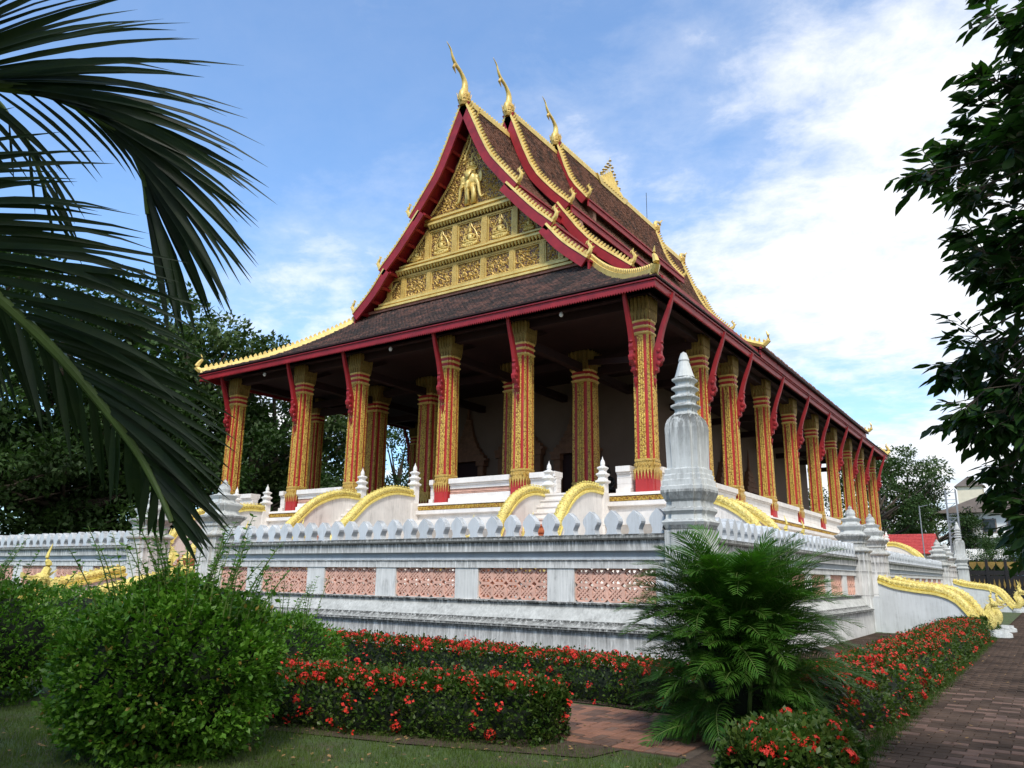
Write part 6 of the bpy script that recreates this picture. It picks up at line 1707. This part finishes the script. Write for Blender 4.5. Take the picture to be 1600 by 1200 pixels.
for j in range(13):
    f0 = j / 13; y0 = 93 + 5 * f0; z0 = 4.45 + 2.3 * f0
    for i in range(40):
        x = -22.6 + i * .315
        tb.add([(x, y0, z0 + .10), (x + .29, y0, z0 + .10), (x + .29, y0 + .40, z0 + .21), (x, y0 + .40, z0 + .21), (x, y0, z0 + .02), (x + .29, y0, z0 + .02)], [(0, 1, 2, 3), (4, 5, 1, 0)])
q = tb.put('roof_tiles', M_redroof, t); q.parent = r_; q.location = (0, 0, 0); stuff(q)
t = thing('white_building', 'white multi-storey building with a grey brown pitched roof, half hidden by the right tree', 'building', (-4, 122, 0))
MB().box((-10.5, 118, 0), (6, 130, 10.6)).put('wall', M_white, t)
MB().prism([(-12.0, 117, 10.4), (-2.2, 117, 14.0), (7.6, 117, 10.4)], (0, 14, 0)).put('roof', M_greyroof, t)
for i in range(5):
    for j in range(3):
        f = MB().box((-9.3 + i * 2.7, 117.9, 1.6 + j * 3.1), (-7.7 + i * 2.7, 118.0, 3.4 + j * 3.1)).put('window', M_greyroof, t)
        q = MB().box((-9.15 + i * 2.7, 117.86, 1.75 + j * 3.1), (-7.85 + i * 2.7, 117.9, 3.25 + j * 3.1)).put('pane', M_glass, t); q.parent = f; q.location = (0, 0, 0)
MB().box((-11.6, 117.2, 7.2), (6.4, 117.98, 7.5)).put('balcony_slab', M_white, t)
t = thing('cream_tower', 'slim cream tower rising behind the white building', 'building', (-8, 150, 0))
MB().box((-11.2, 148, 0), (-7.6, 152, 17.0)).put('wall', simple('cream_paint', (0.68, 0.60, 0.45), 0.8, 0.1, 1.0), t); MB().prism([(-11.6, 147.6, 17.0), (-9.4, 147.6, 18.6), (-7.2, 147.6, 17.0)], (0, 4.8, 0)).put('roof', M_greyroof, t)
t = thing('scaffold_mast', 'thin steel lattice mast in front of the white building', 'mast', (-8.3, 100, 0))
mb = MB()
for x in (-8.9, -7.9):
    for y in (100, 101): mb.bar((x, y, 0), (x + .1, y, 11.8), .09)
for k in range(14):
    z = .6 + k * .8; mb.bar((-8.9, 100, z), (-7.9, 100, z + .8 * (1 if k % 2 else 0)), .06); mb.bar((-8.9, 100, z + .4), (-7.8, 100, z + .4), .05)
mb.put('frame', M_steel, t)
t = thing('lamp_pole', 'thin grey pole in front of the trees right of the temple', 'pole', (-10.4, 90, 0))
MB().tube([(-10.4, 90, 0), (-10.4, 90, 9.2)], .06, 6).put('pole', M_steel, t); MB().bar((-10.4, 90, 9.1), (-9.6, 90, 9.25), .06).put('arm', M_steel, t)
t = thing('corrugated_shed', 'small shed with a pale corrugated roof behind the dark fence', 'shed', (-5, 84, 0))
MB().box((-6.6, 82, 0), (-3.2, 86, 3.6)).put('wall', M_greyroof, t)
mb = MB()
for i in range(30):
    x = -7.0 + i * .14; mb.add([(x, 81.4, 3.5), (x + .07, 81.4, 3.58), (x + .14, 81.4, 3.5), (x, 84, 4.55), (x + .07, 84, 4.63), (x + .14, 84, 4.55)], [(0, 1, 4, 3), (1, 2, 5, 4)])
mb.put('corrugated_roof', simple('pale_metal_sheet', (0.60, 0.58, 0.54), 0.5, 0.15, 3.0), t)
t = thing('blue_grey_house', 'pale blue gable house at the right edge behind the tree', 'building', (0, 92, 0))
M_bluew = simple('pale_blue_wall', (0.42, 0.50, 0.62), 0.8, 0.1, 1.0)
MB().box((-3.4, 90, 0), (3.6, 98, 5.6)).put('wall', M_bluew, t)
MB().prism([(-3.4, 90, 5.6), (.1, 90, 8.2), (3.6, 90, 5.6)], (0, 8, 0)).put('gable', M_bluew, t)
MB().prism([(-3.9, 89.4, 5.4), (.1, 89.4, 8.5), (4.1, 89.4, 5.4), (4.1, 89.4, 5.2), (.1, 89.4, 8.25), (-3.9, 89.4, 5.2)], (0, 9, 0)).put('roof', M_white, t)
# dark fence with gold tracery
M_black = simple('black_iron_paint', (0.012, 0.010, 0.010), 0.5, 0.2, 2.0)
t = thing('ornate_fence', 'black fence with scalloped gold tracery along the top and gold spearheads', 'fence', (-1, 66, 0))
MB().box((-5.0, 66, 0), (9, 66.12, 2.1)).put('lower_panel', M_black, t); MB().box((-5.0, 65.95, 2.15), (9, 66.16, 2.45)).put('top_rail', M_black, t)
for i in range(12):
    x = -4.9 + i * 1.15; MB().box((x - .09, 65.9, 0), (x + .09, 66.2, 3.2)).put('post', M_black, t)
gm = MB()
for i in range(46):
    x = -4.9 + i * .30; gm.prism([(x, 65.93, 1.2), (x + .08, 65.93, 1.45), (x, 65.93, 1.9), (x - .08, 65.93, 1.45)], (0, .03, 0))
gm.put('spearheads', M_goldcap, t)
for i in range(24):
    x = -4.9 + i * .575
    MB().prism([(x, 65.92, 3.05), (x + .575, 65.92, 3.05), (x + .50, 65.92, 2.82), (x + .29, 65.92, 2.52), (x + .07, 65.92, 2.82)], (0, .04, 0)).put('scallop', M_goldcap, t)
    MB().prism([(x - .09, 65.92, 3.05), (x + .09, 65.92, 3.05), (x, 65.92, 3.35)], (0, .04, 0)).put('point', M_black, t)
# ground cover in a planter by the side gate and fallen leaves on the paving
rsl = np.random.RandomState(77)
n = 900; fx_ = np.concatenate([rsl.uniform(-5.5, 1.5, 500), rsl.uniform(-9.5, -3.0, 400)]); fy_ = np.concatenate([rsl.uniform(6.0, 22, 500), rsl.uniform(3.2, 7.6, 400)])
P_ = np.stack([fx_, fy_, np.full(n, .03)], 1); d_ = rsl.normal(size=(n, 3)); d_[:, 2] *= .1
fl_ = stuff(obj('fallen_leaves', leaves_mesh('fallen_leaves', P_, d_, rsl.normal(size=(n, 3)) * .2 + np.array([0, 0, 1.]), rsl.uniform(.03, .08, n), rsl.uniform(.01, .02, n), simple('dry_leaf', (0.22, 0.13, 0.05), 0.8, 0.4, 20.0, bumps=0))))
fl_['label'] = 'small dry leaves fallen on the brick paving'; fl_['category'] = 'fallen leaves'

# trees added out of view behind the camera: their crowns shade the foreground
def shade_tree(label, x, y, k, s_, rz):
    t = thing('tree', label, 'tree', (x, y, 0), 'unseen trees added to shade the foreground')
    tm, lm = TM[k]; obj('trunk', tm, t, (x, y, 0)); obj('crown', lm, t, (x, y, 0)); t.rotation_euler.z = rz; t.scale = (s_, s_, s_)
shade_tree('unseen tree added behind the viewer on the left for shade', -9.5, -5.5, 1, .95, .4)
shade_tree('unseen tree added behind the viewer for shade', -2.0, -7.5, 0, .85, 2.0)
